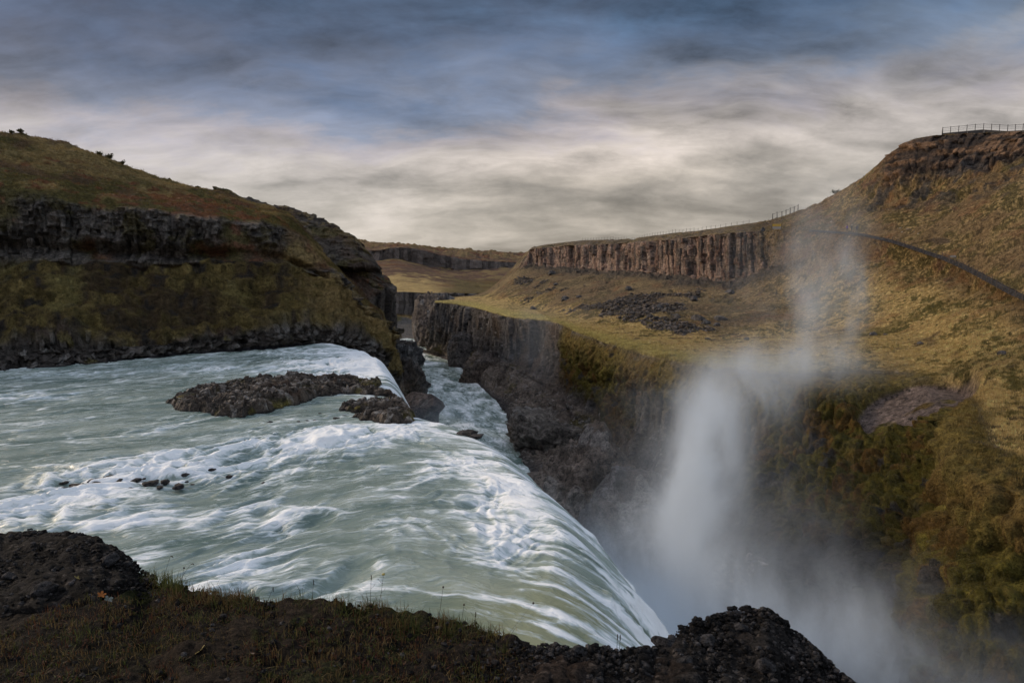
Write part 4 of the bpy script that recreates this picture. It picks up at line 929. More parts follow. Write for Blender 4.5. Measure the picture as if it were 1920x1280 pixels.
# longer grass on the bench and the hills: tufts a hand high that catch the light
def hill_grass(Gx, Kx, mask, n, hgt, label, seed):
    r_ = np.random.default_rng(seed); gi = np.argwhere(mask); dd_ = np.linalg.norm(Gx[gi[:, 0], gi[:, 1]] - [0, 0, CAMZ], axis=1); w_ = np.ones(len(gi)); pk = gi[r_.choice(len(gi), n)]
    pk = np.repeat(pk, 4, 0); P_ = Gx[pk[:, 0], pk[:, 1]] + r_.normal(size=(len(pk), 3)) * [.12, .12, .02]; dist = np.linalg.norm(P_, axis=1)
    Lh = hgt * (.5 + r_.random(len(pk))); Cx = Kx[pk[:, 0], pk[:, 1]] * (.85 + .5 * r_.random((len(pk), 1))) + np.array([.03, .02, .006]) * r_.random((len(pk), 1))
    V, Fq, Cq = blade_mesh(P_, Lh, .02 + .02 * r_.random(len(pk)), r_.normal(.2, .5, len(pk)), r_.random(len(pk)) * 6.28, np.clip(Cx, .004, .5), 2)
    tag(link('grass', mesh_from('grass', V, Fq, leafm, False, Cq)), kind='stuff', label=label, cat='grass')
tf = turf_keep > .7
hill_grass(GR, KR, tf & (RCRG > 5.2) & (RCRG < 7.15) & (CCRG > 3.0) & (CCRG < 14), 42000, .24, 'golden autumn grass on the bench beside the canyon', 21)
hill_grass(GR, KR, (moss_keep > .6) & (RCRG < 8.4), 36000, .08, 'moss and grass hanging on the canyon wall', 22)
hill_grass(GR, KR, tf & (RCRG < 5.2) & (RCRG > .9) & (CCRG > 7.5) & (CCRG < 13.5), 22000, .34, 'rough brown grass on the right hillside', 23)
hill_grass(GLF, KLF, (RLG > .95) & (RLG < 3.0) & (CLG > .6), 22000, .30, 'rough grass on top of the left hill', 24)
hill_grass(GLF, KLF, (RLG > 4.1) & (RLG < 5.9) & (CLG > .6), 24000, .24, 'mossy grass on the slope above the left shore', 25)
# small leafy ground cover
P0 = []; Cc_ = []; L = []
for _ in range(1500):
    u = r.uniform(-60, 1000); f = 1 - .45 * r.random() ** 1.4
    if u < 290 and f > np.interp(u, [-200, 0, 290], [.64, .68, .88]): continue
    p = fg(u, f)
    for _k in range(7):
        P0.append(p + [r.normal() * .016, r.normal() * .016, .0]); L.append(.015 + .02 * r.random()); Cc_.append(np.array([(.05, .055, .012), (.07, .045, .016), (.075, .03, .016), (.03, .03, .012)][r.integers(4)]) * (.5 + r.random()))
P0 = np.array(P0); n = len(P0); V, Fq, Cq = blade_mesh(P0, np.array(L), .003 + .003 * r.random(n), r.normal(0, 1.1, n), r.random(n) * 6.28, np.array(Cc_), 2)
tag(link('ground_cover', mesh_from('ground_cover', V, Fq, leafm, False, Cq)), kind='stuff', label='creeping autumn plants on the near bank', cat='ground cover')
def tube(pts, rad, sides=6):
    pts = np.asarray(pts, float); n = len(pts); tn = np.gradient(pts, axis=0); tn /= np.linalg.norm(tn, axis=1, keepdims=True) + 1e-9
    up = np.where(np.abs(tn[:, 2:3]) > .9, np.array([[1., 0, 0]]), np.array([[0, 0, 1.]])); a = np.cross(tn, up); a /= np.linalg.norm(a, axis=1, keepdims=True); b = np.cross(tn, a)
    rad = np.broadcast_to(np.asarray(rad, float), (n,)); th = np.arange(sides) / sides * 2 * math.pi
    V = pts[:, None] + rad[:, None, None] * (np.cos(th)[None, :, None] * a[:, None] + np.sin(th)[None, :, None] * b[:, None])
    i = np.arange(n - 1)[:, None] * sides + np.arange(sides)[None]; j = np.arange(n - 1)[:, None] * sides + (np.arange(sides)[None] + 1) % sides
    q = np.stack([i, j, j + sides, i + sides], -1).reshape(-1, 4)
    V = V.reshape(-1, 3); V = np.vstack([V, pts[:1], pts[-1:]]); c0, c1 = len(V) - 2, len(V) - 1
    tri = np.array([[c0, (k_ + 1) % sides, k_] for k_ in range(sides)] + [[c1, (n - 1) * sides + k_, (n - 1) * sides + (k_ + 1) % sides] for k_ in range(sides)])
    return V, np.vstack([q[:, [0, 1, 2]], q[:, [0, 2, 3]], tri])
def join(parts):
    V = []; Fc = []; o = 0
    for v, f in parts: V.append(v); Fc.append(np.asarray(f) + o); o += len(v)
    return np.vstack(V), np.vstack(Fc)
def ball(c, rr, n=2, sq=(1, 1, 1)):
    v, f = ICO[n]; return v * np.array(sq) * rr + np.array(c), f
stemm = plain_mat('dry_stem', (.045, .035, .022)); yel = plain_mat('yellow_head', (.42, .33, .10)); brn = plain_mat('seed_head', (.05, .032, .02)); orl = plain_mat('orange_leaf', (.30, .10, .02)); grl = plain_mat('grey_leaf', (.15, .16, .14)); yll = plain_mat('yellow_leaf', (.22, .17, .05))
def stem(u0, u1, vtop, head, label, curl=0., br=0, rad=.0016):
    """a stalk rooted at rim column u0 whose top is seen at (u1, vtop)"""
    b = fg(u0, .992); y = b[1]; top = P(u1, vtop, y + .01)
    e = bpy.data.objects.new('dry_flower', None); COL.objects.link(e); e.location = b; tag(e, label, 'flower', None)
    t = np.linspace(0, 1, 9)[:, None]; pts = b * (1 - t) + top * t; pts[:, 0] += curl * (np.sin(t[:, 0] * math.pi)) ; pts = pts - b
    prts = [tube(pts, np.linspace(rad, rad * .55, 9), 5)]
    for k_ in range(br):
        i = 2 + k_ * 6 // max(br, 1); q = pts[i]; s = .03 * (1 if k_ % 2 else -1); prts.append(tube([q, q + [s * .6, .005, .012], q + [s, .0, .035]], rad * .5, 4))
    v, f = join(prts); link('stem', mesh_from('stem', v, f, stemm), e)
    hd = pts[-1]
    if head == 'yellow': v, f = ball(hd, .011, 2, (1, 1, .75)); link('flower_head', mesh_from('flower_head', v, f, yel), e)
    elif head == 'brown': v, f = ball(hd, .007, 2, (.9, .9, 1.1)); link('flower_head', mesh_from('flower_head', v, f, brn), e)
    elif head == 'spike': v, f = tube([hd - [0, 0, .03], hd, hd + [0, 0, .008]], [.0028, .0034, .001], 5); link('seed_spike', mesh_from('seed_spike', v, f, brn), e)
    elif head == 'droop': v, f = tube([hd, hd + [.014, 0, .004], hd + [.022, 0, -.006]], [.002, .004, .003], 5); link('seed_spike', mesh_from('seed_spike', v, f, brn), e)
    return e
for a in [(303,319,1043,'droop','thin stalk with a nodding seed tip, leftmost of the near bank'),(330,358,1057,'droop','curved stalk with a nodding seed tip, right of the leftmost one',-.01),(338,345,1064,'brown','short faint stalk between two nodding ones'),
          (500,512,1101,'spike','short leaning bare stalk alone on the dark soil rim'),(584,588,1088,'spike','upright dark spike standing alone against the pale water'),(694,696,1079,'spike','dark knobbly spike just left of the yellow flower',0,2),
          (708,719,1076,'yellow','single stalk topped by a round pale yellow flower head',.004,3),(822,831,1100,'brown','pale thin stalk with a small flat head against the green water'),(864,870,1133,'brown','short stalk with a round dark head'),
          (888,892,1148,'spike','stubby dark spike on the turf near the end of the grass',0,3),(1156,1158,1190,'spike','twin bare spike standing on the gravel saddle, left one'),(1161,1163,1191,'spike','twin bare spike standing on the gravel saddle, right one'),
          (940,1000,1130,'brown','long thin stalk leaning far over to the right with a dark tip',.0,0,.0009)]:
    stem(*a)
# the dry branching plant at the end of the turf
e = bpy.data.objects.new('dry_plant', None); COL.objects.link(e); b = fg(945, .985); e.location = b; tag(e, 'withered branching plant with yellow leaves at the end of the turf', 'plant')
prts = []; lv = []; rr_ = np.random.default_rng(5)
for k_ in range(9):
    a = rr_.uniform(-1.0, 1.0); l = rr_.uniform(.07, .16); q0 = np.array([rr_.normal() * .02, 0, 0]); q2 = q0 + [math.sin(a) * l, rr_.normal() * .02, math.cos(a) * l]; q1 = (q0 + q2) / 2 + [rr_.normal() * .008, 0, .008]
    prts.append(tube([q0, q1, q2], [.0016, .0012, .0007], 5))
    for m in range(4):
        t = rr_.uniform(.3, 1); c = q0 * (1 - t) + q2 * t; d = rr_.normal(size=3) * .012; lv.append((np.array([c, c + d + [0, 0, .004], c + 2 * d, c + d - [0, 0, .006]]), np.array([[0, 1, 2], [0, 2, 3]])))
v, f = join(prts); link('stem', mesh_from('stem', v, f, stemm), e); v, f = join(lv); link('foliage', mesh_from('foliage', v, f, yll, False), e)
def leaf(u, f_, mat, nm, label, s=.03, lobes=5):
    b = fg(u, f_) + [0, 0, .02]; V = [[0, 0, 0]]; m = lobes * 4
    for k_ in range(m): a = k_ / m * 6.283; rad = s * (.45 + .55 * abs(math.cos(a * lobes / 2))); V.append([math.cos(a) * rad, math.sin(a) * rad, .25 * rad * rad / s + .003 * (k_ % 2)])
    V = np.array(V); T = np.array([[0, 1 + k_, 1 + (k_ + 1) % m] for k_ in range(m)]); o = link(nm, mesh_from(nm, np.vstack([V, V + [0, 0, .0012]]), np.vstack([T[:, ::-1], T + len(V)]), mat, False), None, b); o.rotation_euler = (.5, .2, u); tag(o, label, 'leaf')
leaf(183, .80, orl, 'fallen_leaf', 'orange fallen leaf on dark soil at the lower left', .032); leaf(196, .80, grl, 'fallen_leaf', 'silvery grey leaf beside the orange one', .035, 4)
leaf(369, .82, yll, 'fallen_leaf', 'yellow star-shaped leaf rosette on the dark soil', .04, 6); leaf(474, .83, plain_mat('tan_stone', (.16, .11, .075)), 'fallen_leaf', 'flat pale tan leaf on the soil right of the yellow rosette', .04, 2); leaf(140, .83, yll, 'fallen_leaf', 'dull yellow-green leaf left of the orange one', .032, 3)
# ================================================================== FENCES, PATH, PLATFORM, PEOPLE, SHRUBS
wood = plain_mat('weathered_wood', (.10, .08, .065)); steel = plain_mat('grey_metal', (.16, .16, .165), .5, .5); dark = plain_mat('dark_metal', (.035, .033, .033), .5, .4)
ylw = plain_mat('yellow_board', (.62, .40, .08)); wht = plain_mat('pale_board', (.42, .38, .33))
def box(c, s, rot=0.):
    v = np.array([[x, y, z] for x in (-.5, .5) for y in (-.5, .5) for z in (-.5, .5)]) * np.array(s); ca, sa = math.cos(rot), math.sin(rot)
    v = np.stack([v[:, 0] * ca - v[:, 1] * sa, v[:, 0] * sa + v[:, 1] * ca, v[:, 2]], -1) + np.array(c)
    q = np.array([[0,1,3,2],[4,6,7,5],[0,4,5,1],[2,3,7,6],[0,2,6,4],[1,5,7,3]]); return v, np.vstack([q[:, [0,1,2]], q[:, [0,2,3]]])
def fence(name, line, spacing, h, rad, mat, label, cat='fence', rails=(.95, .55), rrad=.02, jitter=.04, seed=0, group=None, square=False, rmat=None):
    line = np.asarray(line, float); L = np.concatenate([[0], np.cumsum(np.linalg.norm(np.diff(line, axis=0), axis=1))]); n = max(2, int(L[-1] / spacing) + 1)
    t = np.linspace(0, L[-1], n); pts = np.stack([np.interp(t, L, line[:, i]) for i in range(3)], -1); rr = np.random.default_rng(seed)
    e = bpy.data.objects.new(name, None); COL.objects.link(e); e.location = pts[0]; tag(e, label, cat, group); base = pts[0]; tops = []
    for p in pts:
        q = p - base; tp = q + [rr.normal() * jitter, rr.normal() * jitter, h * (1 + .06 * rr.normal())]; tops.append(tp)
        v, f = tube([q - [0, 0, .3], (q + tp) / 2, tp, tp + [0, 0, .03]], [rad * 1.05, rad, rad * .95, rad * .4], 6); link('post', mesh_from('post', v, f, mat, False), e)
    tops = np.array(tops); q = pts - base
    for k_ in rails:
        v, f = tube(q * (1 - k_) + tops * k_, rrad, 5); link('rail', mesh_from('rail', v, f, rmat or mat, False), e)
    return e
i1 = int(np.argmin(abs(RCR - 1.0))); i3 = int(np.argmin(abs(RCR - 3.0)))
def rowpts(i, c0, c1, step=6, off=(0, 0, 0)):
    j = [int(np.argmin(abs(CCR - c))) for c in (c0, c1)]; return GR[i, j[0]:j[1] + 1:step] + np.array(off)
fence('post_fence', rowpts(i1, 4.15, 7.35), 1.9, 1.15, .05, dark, 'long low post fence along the top of the basalt cliff', rails=(.8,), rrad=.015, seed=1)
fence('post_fence', rowpts(i1, 7.75, 8.2, 4), 1.3, 1.9, .10, dark, 'short fence of dark posts climbing the skyline above the yellow board', rails=(.85,), rrad=.04, seed=2)
# footpath cut into the hillside, and its fence
j0, j1 = int(np.argmin(abs(CCR - 8.75))), int(np.argmin(abs(CCR - 13.2)))
ctr = blur(GR[i3:i3 + 1, j0:j1].repeat(3, 0), 12)[1]; ctr[:, 2] = np.convolve(np.pad(GR[i3, j0:j1, 2], 30, 'edge'), np.hanning(63)[1:-1] / np.hanning(63).sum(), 'valid') + .30
for q_ in (0, 1): ctr[:, q_] = np.convolve(np.pad(ctr[:, q_], 30, 'reflect', reflect_type='odd'), np.hanning(63)[1:-1] / np.hanning(63).sum(), 'valid')
tg_ = np.gradient(ctr[:, :2], axis=0); tg_ /= np.linalg.norm(tg_, axis=1, keepdims=True); nr_ = np.stack([-tg_[:, 1], tg_[:, 0], 0 * tg_[:, 0]], -1)
if nr_[100, 1] < 0: nr_ = -nr_
wd = np.linspace(-.38, .38, 9); road = ctr[:, None] + nr_[:, None] * wd[None, :, None]; lip = road[:, :1] - nr_[:, None] * .35 - [0, 0, .45]; inn = road[:, -1:] + nr_[:, None] * .2 - [0, 0, .8]
road = np.concatenate([lip, road, inn], 1); road[..., 2] += .04 * fbm(road / .8, 3, 505)
K = np.full(road.shape, 1.) * np.array([.05, .046, .046]) * (1 + .3 * fbm(road / .5, 3, 501))[..., None]
tag(grid_obj('path', road, terr, K), kind='structure')
low = ctr - nr_ * .85; jj = int(len(ctr) * .36)
fence('rope_fence', low[jj::4] - [0, 0, .2], 2.3, 1.15, .055, wood, 'post and rope fence along the outer edge of the footpath on the right hill', rails=(.9, .5), rrad=.018, seed=3, jitter=.05)
hi = ctr + nr_ * 1.8; r = np.random.default_rng(8); n = 900
ks = (r.random(n) ** .8 * len(ctr) * .38).astype(int) + 8; pts = hi[ks] + nr_[ks] * (r.random((n, 1)) * 2.6) ; pts[:, 2] += (np.linalg.norm((pts - hi[ks])[:, :2], axis=1)) * .72 + .35
tag(scatter('rubble', pts, .12 + .3 * r.random(n) ** 2, rockmat, lambda q: np.array([.34, .30, .26]) * (.4 + .8 * q.random()), seed=6), kind='stuff', label='pale broken stones banked above the footpath', cat='rubble')
# yellow notice board
def posts_board(u, v, y, w, h, name, label, cat, top=True):
    p = P(u, v, y); e = bpy.data.objects.new(name, None); COL.objects.link(e); e.location = p; tag(e, label, cat)
    if top:
        v_, f = box((0, 0, h * .72), (w, .12, h * .42)); link('board', mesh_from('board', v_, f, ylw, False), e)
        v_, f = box((0, .02, h * .28), (w * .96, .08, h * .40)); link('lower_panel', mesh_from('lower_panel', v_, f, wht, False), e)
    else:
        v_, f = box((0, 0, h * .85), (w, .10, h * .30)); link('board', mesh_from('board', v_, f, wht, False), e)
    for s in (-1, 1): v_, f = box((s * w * .52, 0, h * .45), (.12, .14, h * 1.05)); link('post', mesh_from('post', v_, f, wood, False), e)
    return e
posts_board(1456, 430, 194.5, 2.5, 1.6, 'notice_board', 'notice board with a yellow upper half where the footpath starts', 'sign')
posts_board(1786, 491, 127.5, 1.1, 1.2, 'small_sign', 'small pale sign on two posts beside the footpath', 'sign', False)
v_, f_ = rock_shape(3, 71); tag(link('boulder', mesh_from('boulder', v_ * [.8, .6, .6], f_, rockmat, False, np.full(v_.shape, .1)), None, P(1431, 430, 196)), 'dark squat boulder just left of the yellow notice board', 'boulder')
# viewing platform on the hilltop
plat = [P(1767, 250, 181), P(1842, 243, 176), P(1888, 246, 172), P(1925, 244, 168), P(2040, 238, 158)]
plat = np.array(plat); e = bpy.data.objects.new('viewing_platform', None); COL.objects.link(e); e.location = plat[0]; tag(e, 'dark viewing platform with a post railing on the hilltop at the upper right', 'viewing platform')
q = plat - plat[0]; dd = np.gradient(q[:, :2], axis=0); dd /= np.linalg.norm(dd, axis=1, keepdims=True); pn = np.stack([-dd[:, 1], dd[:, 0], 0 * dd[:, 0]], -1); pn = np.where(pn[:, 1:2] < 0, -pn, pn)
dk = np.stack([q, q + pn * 3.2, q + pn * 3.2 - [0, 0, .25], q - [0, 0, .25]], 1); V = dk.reshape(-1, 3); Fq = []
for i in range(len(q) - 1):
    for k_ in range(4): a, b = i * 4 + k_, i * 4 + (k_ + 1) % 4; Fq += [[a, b, b + 4], [a, b + 4, a + 4]]
Fq += [[0, 2, 1], [0, 3, 2]]; n4 = (len(q) - 1) * 4; Fq += [[n4, n4 + 1, n4 + 2], [n4, n4 + 2, n4 + 3]]
link('deck', mesh_from('deck', V, np.array(Fq), wood, False), e)
fa = np.stack([q - [0, .05, .1], q - [0, .05, 1.3]], 1); V = np.concatenate([fa, fa + [0, .12, 0]], 1).reshape(-1, 3); Fq = []
for i in range(len(q) - 1):
    for a, b in ((0, 1), (1, 3), (3, 2), (2, 0)): A_, B_ = i * 4 + a, i * 4 + b; Fq += [[A_, B_, B_ + 4], [A_, B_ + 4, A_ + 4]]
link('fascia', mesh_from('fascia', V, np.array(Fq), dark, False), e)
Lq = np.concatenate([[0], np.cumsum(np.linalg.norm(np.diff(q, axis=0), axis=1))]); tq = np.arange(0, Lq[-1], 1.75); pp = np.stack([np.interp(tq, Lq, q[:, i]) for i in range(3)], -1)
for p in pp: v_, f = tube([p - [0, 0, .1], p + [0, 0, .8], p + [0, 0, 1.55]], .07, 6); link('post', mesh_from('post', v_, f, dark, False), e)
for hh in (1.35, .9, .5): v_, f = tube(pp + [0, 0, hh], .045 if hh > 1 else .018, 5); link('rail', mesh_from('rail', v_, f, dark, False), e)
v_, f = join([tube([pp[0] + [-.3, -.3, -.5], pp[0] + [0, 0, 1.5]], .08, 5), tube([pp[0] + [.3, .3, -.5], pp[0] + [0, 0, 1.5]], .08, 5)]); link('brace', mesh_from('brace', v_, f, dark, False), e)
for i, p in enumerate(pp[3::2]): v_, f = tube([p + [0, -.3, -1.6], p + [0, -.3, -.2]], .06, 5); link('leg', mesh_from('leg', v_, f, steel, False), e)
# three walkers on the path
skin = plain_mat('skin', (.45, .28, .20))
def person(base, h, jacket, trousers, rot, label, stride=.14, seed=0, hairc=(.03, .02, .015)):
    me = bpy.data.meshes.new('person'); o = bpy.data.objects.new('person', me); COL.objects.link(o); s = h / 1.75
    J = dict(pel=(0,0,.93), sp=(0,.01,1.15), ch=(0,.0,1.36), nk=(0,0,1.50), hd=(0,.01,1.62), ht=(0,0,1.73), ls=(-.19,0,1.42), le=(-.25,.04,1.14), lh=(-.23,.14,.92), rs=(.19,0,1.42), re=(.25,-.02,1.14), rh=(.24,.08,.90),
             lk=(-.10,.10 * stride / .14,.50), la=(-.10,.02 + stride,.09), lt=(-.10,.14 + stride,.04), rk=(.10,.02,.50), ra=(.10,-stride,.10), rt=(.10,-stride + .13,.03), lp=(-.09,0,.88), rp=(.09,0,.88))
    R = dict(pel=.15, sp=.14, ch=.17, nk=.06, hd=.095, ht=.07, ls=.075, le=.05, lh=.04, rs=.075, re=.05, rh=.04, lk=.065, la=.045, lt=.04, rk=.065, ra=.045, rt=.04, lp=.10, rp=.10)
    E = [('pel','sp'),('sp','ch'),('ch','nk'),('nk','hd'),('hd','ht'),('ch','ls'),('ls','le'),('le','lh'),('ch','rs'),('rs','re'),('re','rh'),('pel','lp'),('lp','lk'),('lk','la'),('la','lt'),('pel','rp'),('rp','rk'),('rk','ra'),('ra','rt')]
    nm = list(J); me.from_pydata([tuple(np.array(J[k_]) * s) for k_ in nm], [(nm.index(a), nm.index(b)) for a, b in E], [])
    sk_ = o.modifiers.new('s', 'SKIN'); sb_ = o.modifiers.new('u', 'SUBSURF'); sb_.levels = sb_.render_levels = 1
    for k_, d in zip(nm, me.skin_vertices[0].data): d.radius = (R[k_] * s, R[k_] * s * .8); d.use_root = k_ == 'pel'
    dg = bpy.context.evaluated_depsgraph_get(); m2 = bpy.data.meshes.new_from_object(o.evaluated_get(dg)); o.modifiers.clear(); o.data = m2
    for m in (jacket, trousers, skin, brn): m2.materials.append(m)
    for pl in m2.polygons:
        z = pl.center.z / s; pl.material_index = 2 if (z > 1.52 and pl.center.y > -.01) else (3 if z > 1.5 else (0 if z > .86 else 1)); pl.use_smooth = True
    v_, f = ball((0, -.02 * s, 1.69 * s), .115 * s, 2, (1, 1.05, .85)); hr_ = link('hair', mesh_from('hair', v_, f, plain_mat('hair', hairc)), o)
    o.location = base; o.rotation_euler.z = rot; tag(o, label, 'person'); return o
def onpath(u, y):
    i = int(np.argmin(abs(ctr[:, 0] / ctr[:, 1] - (u - 960) / F * 1.0))); return ctr[i] + [0, 0, .02]
person(onpath(1581, 0), 1.72, plain_mat('purple_jacket', (.14, .06, .36)), dark, .4, 'walker in a purple jacket on the hillside footpath')
person(onpath(1590, 0) + [0, .3, 0], 1.85, dark, dark, .2, 'walker dressed in black with a pale cap, between the two others', .10, 1, (.5, .47, .42))
person(onpath(1598, 0) + [0, -.2, 0], 1.76, plain_mat('navy_jacket', (.03, .035, .07)), plain_mat('jeans', (.04, .045, .07)), -.2, 'walker in a dark blue jacket, last of the three on the footpath', .16, 2)
# shrubs on the skylines
def shrub(p, w, h, label, seed, dense=260):
    w, h = w * .75, h * .6
    rr = np.random.default_rng(seed); e = bpy.data.objects.new('shrub', None); COL.objects.link(e); e.location = p; tag(e, label, 'shrub'); st = []; tips = []
    for _ in range(12):
        a = rr.random() * 6.28; l = rr.uniform(.5, 1); tp = np.array([math.cos(a) * w * .5 * l, math.sin(a) * w * .4 * l, h * rr.uniform(.55, 1)]); st.append(tube([[0, 0, -.2], tp * [.4, .4, .55], tp], [.05, .03, .012], 5)); tips.append(tp)
    v_, f = join(st); link('branch', mesh_from('branch', v_, f, stemm, False), e); lv = []
    for _ in range(dense):
        c = tips[rr.integers(12)] * rr.uniform(.5, 1.05) + rr.normal(size=3) * [w * .09, w * .09, h * .09]; a, b = rr.normal(size=3) * .11, rr.normal(size=3) * .11; lv.append((np.array([c, c + a, c + a + b, c + b]), np.array([[0, 1, 2], [0, 2, 3]])))
    v_, f = join(lv); Kc = np.repeat(np.array([.075, .07, .03])[None] * (.5 + rr.random((len(v_), 1))), 1, 0); link('foliage', mesh_from('foliage', v_, f, leafm, False, Kc), e)
i1L = int(np.argmin(abs(rl - 1.0)))
def skyL(u):
    row = GLF[i1L]; uu_ = 960 + F * row[:, 0] / (row[:, 1] * CT - (row[:, 2] - CAMZ) * ST); return row[int(np.argmin(abs(uu_ - u)))]
def skyR(u):
    row = GR[i1]; uu_ = 960 + F * row[:, 0] / (row[:, 1] * CT - (row[:, 2] - CAMZ) * ST); return row[int(np.argmin(abs(uu_ - u)))]
for i, (u, w, h, lb_) in enumerate([(22,.9,.7,'tiny dark shrub at the far left end of the left skyline'),(38,1.2,1.0,'small dark shrub near the left end of the left skyline'),(188,1.9,1.1,'low spreading shrub, left one of the pair in the middle of the left skyline'),(205,2.4,1.7,'tallest leafy shrub on the left skyline'),
        (228,1.3,.9,'small shrub just right of the tallest one on the left skyline'),(318,.9,.6,'tiny tuft-like shrub half way down the left skyline'),(372,1.0,.6,'tiny shrub between the middle and the knob on the left skyline'),(415,1.9,1.0,'lone dark shrub low on the left skyline, before the stony hill')]):
    shrub(skyL(u), w, h, lb_, 40 + i)
shrub(skyR(1566), 3.4, 2.0, 'bare round shrub on the right skyline below the crag', 60)
shrub(skyL(150) * 1.0 + [1.0, -7.0, -3.4], 4.2, 1.9, 'reddish brown bush on the grass just below the left skyline', 61, 700)
# ================================================================== SPRAY AND MIST
def mist(name, lo, hi, blobs, label, ncut=(.38, .62), nscale=.11, zs=.45, g=.25, col=(.88, .94, 1.0)):
    m, nt, out = new_mat(name + '_air'); k = NT(nt); pos = k.n('ShaderNodeNewGeometry').outputs['Position']
    wt = k.n('ShaderNodeTexNoise'); wt.inputs['Scale'].default_value = .07; wt.inputs['Detail'].default_value = 2; k.l(pos, wt.inputs['Vector'])
    pw = k.vmath('ADD', pos, k.vmath('SCALE', k.vmath('SUBTRACT', wt.outputs['Color'], (.5, .5, .5)), 9.0))
    tot = None
    for c, s, a in blobs:
        d = k.vmath('MULTIPLY', k.vmath('SUBTRACT', pw, tuple(float(x) for x in c)), tuple(1 / float(x) for x in s))
        dd = k.vmath('DOT_PRODUCT', d, d, out=1)
        e = k.math('MULTIPLY', k.math('EXPONENT', k.math('MULTIPLY', dd, -1.0)), float(a))
        tot = e if tot is None else k.math('ADD', tot, e)
    n = k.noise(k.vmath('MULTIPLY', pw, (1.0, 1.0, zs)), nscale, 6, .68)
    nn = k.ramp(n, [(ncut[0], .06), (ncut[1], 1.0)])
    dn = k.math('MULTIPLY', tot, nn); dn = k.math('MAXIMUM', k.math('SUBTRACT', dn, .0012), 0.0)
    pv = k.n('ShaderNodeVolumePrincipled'); pv.inputs['Color'].default_value = col + (1,); pv.inputs['Anisotropy'].default_value = g
    k.l(dn, pv.inputs['Density']); k.l(pv.outputs[0], out.inputs['Volume'])
    c = (np.array(lo) + hi) / 2; v_, f = box(c, np.array(hi) - lo)
    return tag(link(name, mesh_from(name, v_, f, m, False)), label, 'mist', None, 'stuff')
b = [
 (P(1262, 1200, 46), (4.6, 5, 6), .42), (P(1272, 1060, 58), (2.2, 4, 7.5), .55), (P(1305, 920, 62), (1.8, 4, 6.0), 1.6), (P(1340, 820, 66), (2.0, 4, 4.8), .70),
 (P(1400, 735, 74), (3.6, 5, 4.0), .22), (P(1260, 860, 78), (8, 8, 10), .022), (P(1290, 700, 80), (5, 6, 2.6), .08), (P(1200, 1120, 60), (5, 7, 7), .10), (P(1450, 1190, 44), (7, 5, 4.2), .24), (P(1640, 1260, 39), (7.5, 5, 3.6), .24), (P(1830, 1330, 35), (6, 5, 3.2), .18), (P(1350, 1280, 42), (7, 6, 4.5), .30), (P(1480, 980, 60), (6, 6, 7), .035),
 (P(1190, 1180, 36), (2.8, 2.6, 3.2), .75), (P(1125, 1060, 42), (1.5, 2.6, 2.4), .40), (P(1060, 960, 48), (1.4, 3.0, 1.8), .14),
 (P(1470, 675, 84), (7.5, 6, 2.2), .18), (P(1510, 600, 88), (1.3, 4, 9), .15), (P(1560, 490, 90), (4.0, 5, 9), .08), (P(1590, 590, 90), (1.8, 4, 8), .13), (P(1420, 560, 92), (5, 5, 8), .02)]
mist('spray', (0, 24, -27), (48, 96, -2.5), b, 'dense pale blue-white spray rising out of the canyon', ncut=(.41, .60), nscale=.30, zs=.42)
mist('spray', (12, 50, -2.495), (52, 104, 30), b[2:6] + b[16:], 'faint upper wisps of spray drifting in front of the grassy hillside', ncut=(.41, .60), nscale=.30, zs=.42)
mist('thin_spray', (-22, 130, -25.5), (26, 226, 4), [(P(1000, 660, 182), (7, 16, 9), .018), (P(830, 790, 140), (6, 8, 3.5), .05), (P(1050, 590, 175), (16, 20, 3), .006)], 'thin veil of mist hanging in the canyon under the far wall', nscale=.06)
S.cycles.volume_step_rate = .5
# ================================================================== camera, sky, sun
cam = bpy.data.cameras.new('camera'); camo = bpy.data.objects.new('camera', cam); COL.objects.link(camo)
cam.lens = 24; cam.sensor_width = 36; cam.clip_start = .05; cam.clip_end = 20000
camo.location = (0, 0, CAMZ); camo.rotation_euler = (math.pi / 2 - TH, 0, 0)
S.camera = camo
SUN_EL, SUN_AZ = math.radians(24), math.radians(-62)          # azimuth from +Y, negative = left
sd = np.array([math.sin(SUN_AZ) * math.cos(SUN_EL), math.cos(SUN_AZ) * math.cos(SUN_EL), math.sin(SUN_EL)])
sun = bpy.data.lights.new('sun', 'SUN'); sun.energy = SUN_E; sun.angle = math.radians(12); sun.color = (1.0, .82, .62)
so = bpy.data.objects.new('sun', sun); COL.objects.link(so)
so.rotation_euler = Vector(sd).to_track_quat('Z', 'Y').to_euler()
W = bpy.data.worlds.new('World'); S.world = W; W.use_nodes = True
nt = W.node_tree; nt.nodes.clear(); k = NT(nt)
out = nt.nodes.new('ShaderNodeOutputWorld'); bg = nt.nodes.new('ShaderNodeBackground')
d = k.vmath('NORMALIZE', k.n('ShaderNodeTexCoord').outputs['Generated'])
sx = k.n('ShaderNodeSeparateXYZ'); k.l(d, sx.inputs[0]); X, Y, Z = sx.outputs
zc = k.math('MAXIMUM', Z, 0.0)
inv = k.math('DIVIDE', 1.55, k.math('ADD', zc, .30))
cp = k.n('ShaderNodeCombineXYZ'); k.l(k.math('MULTIPLY', X, inv), cp.inputs[0]); k.l(k.math('MULTIPLY', k.math('MULTIPLY', Y, inv), 1.25), cp.inputs[1])
cp.inputs[2].default_value = 3.7
c = cp.outputs[0]
warp = k.n('ShaderNodeTexNoise'); warp.inputs['Scale'].default_value = 1.3; warp.inputs['Detail'].default_value = 3; k.l(c, warp.inputs['Vector'])
cw = k.vmath('ADD', c, k.vmath('SCALE', warp.outputs['Color'], .42))
stretch = k.vmath('MULTIPLY', cw, (0.75, 1.0, 1.0))
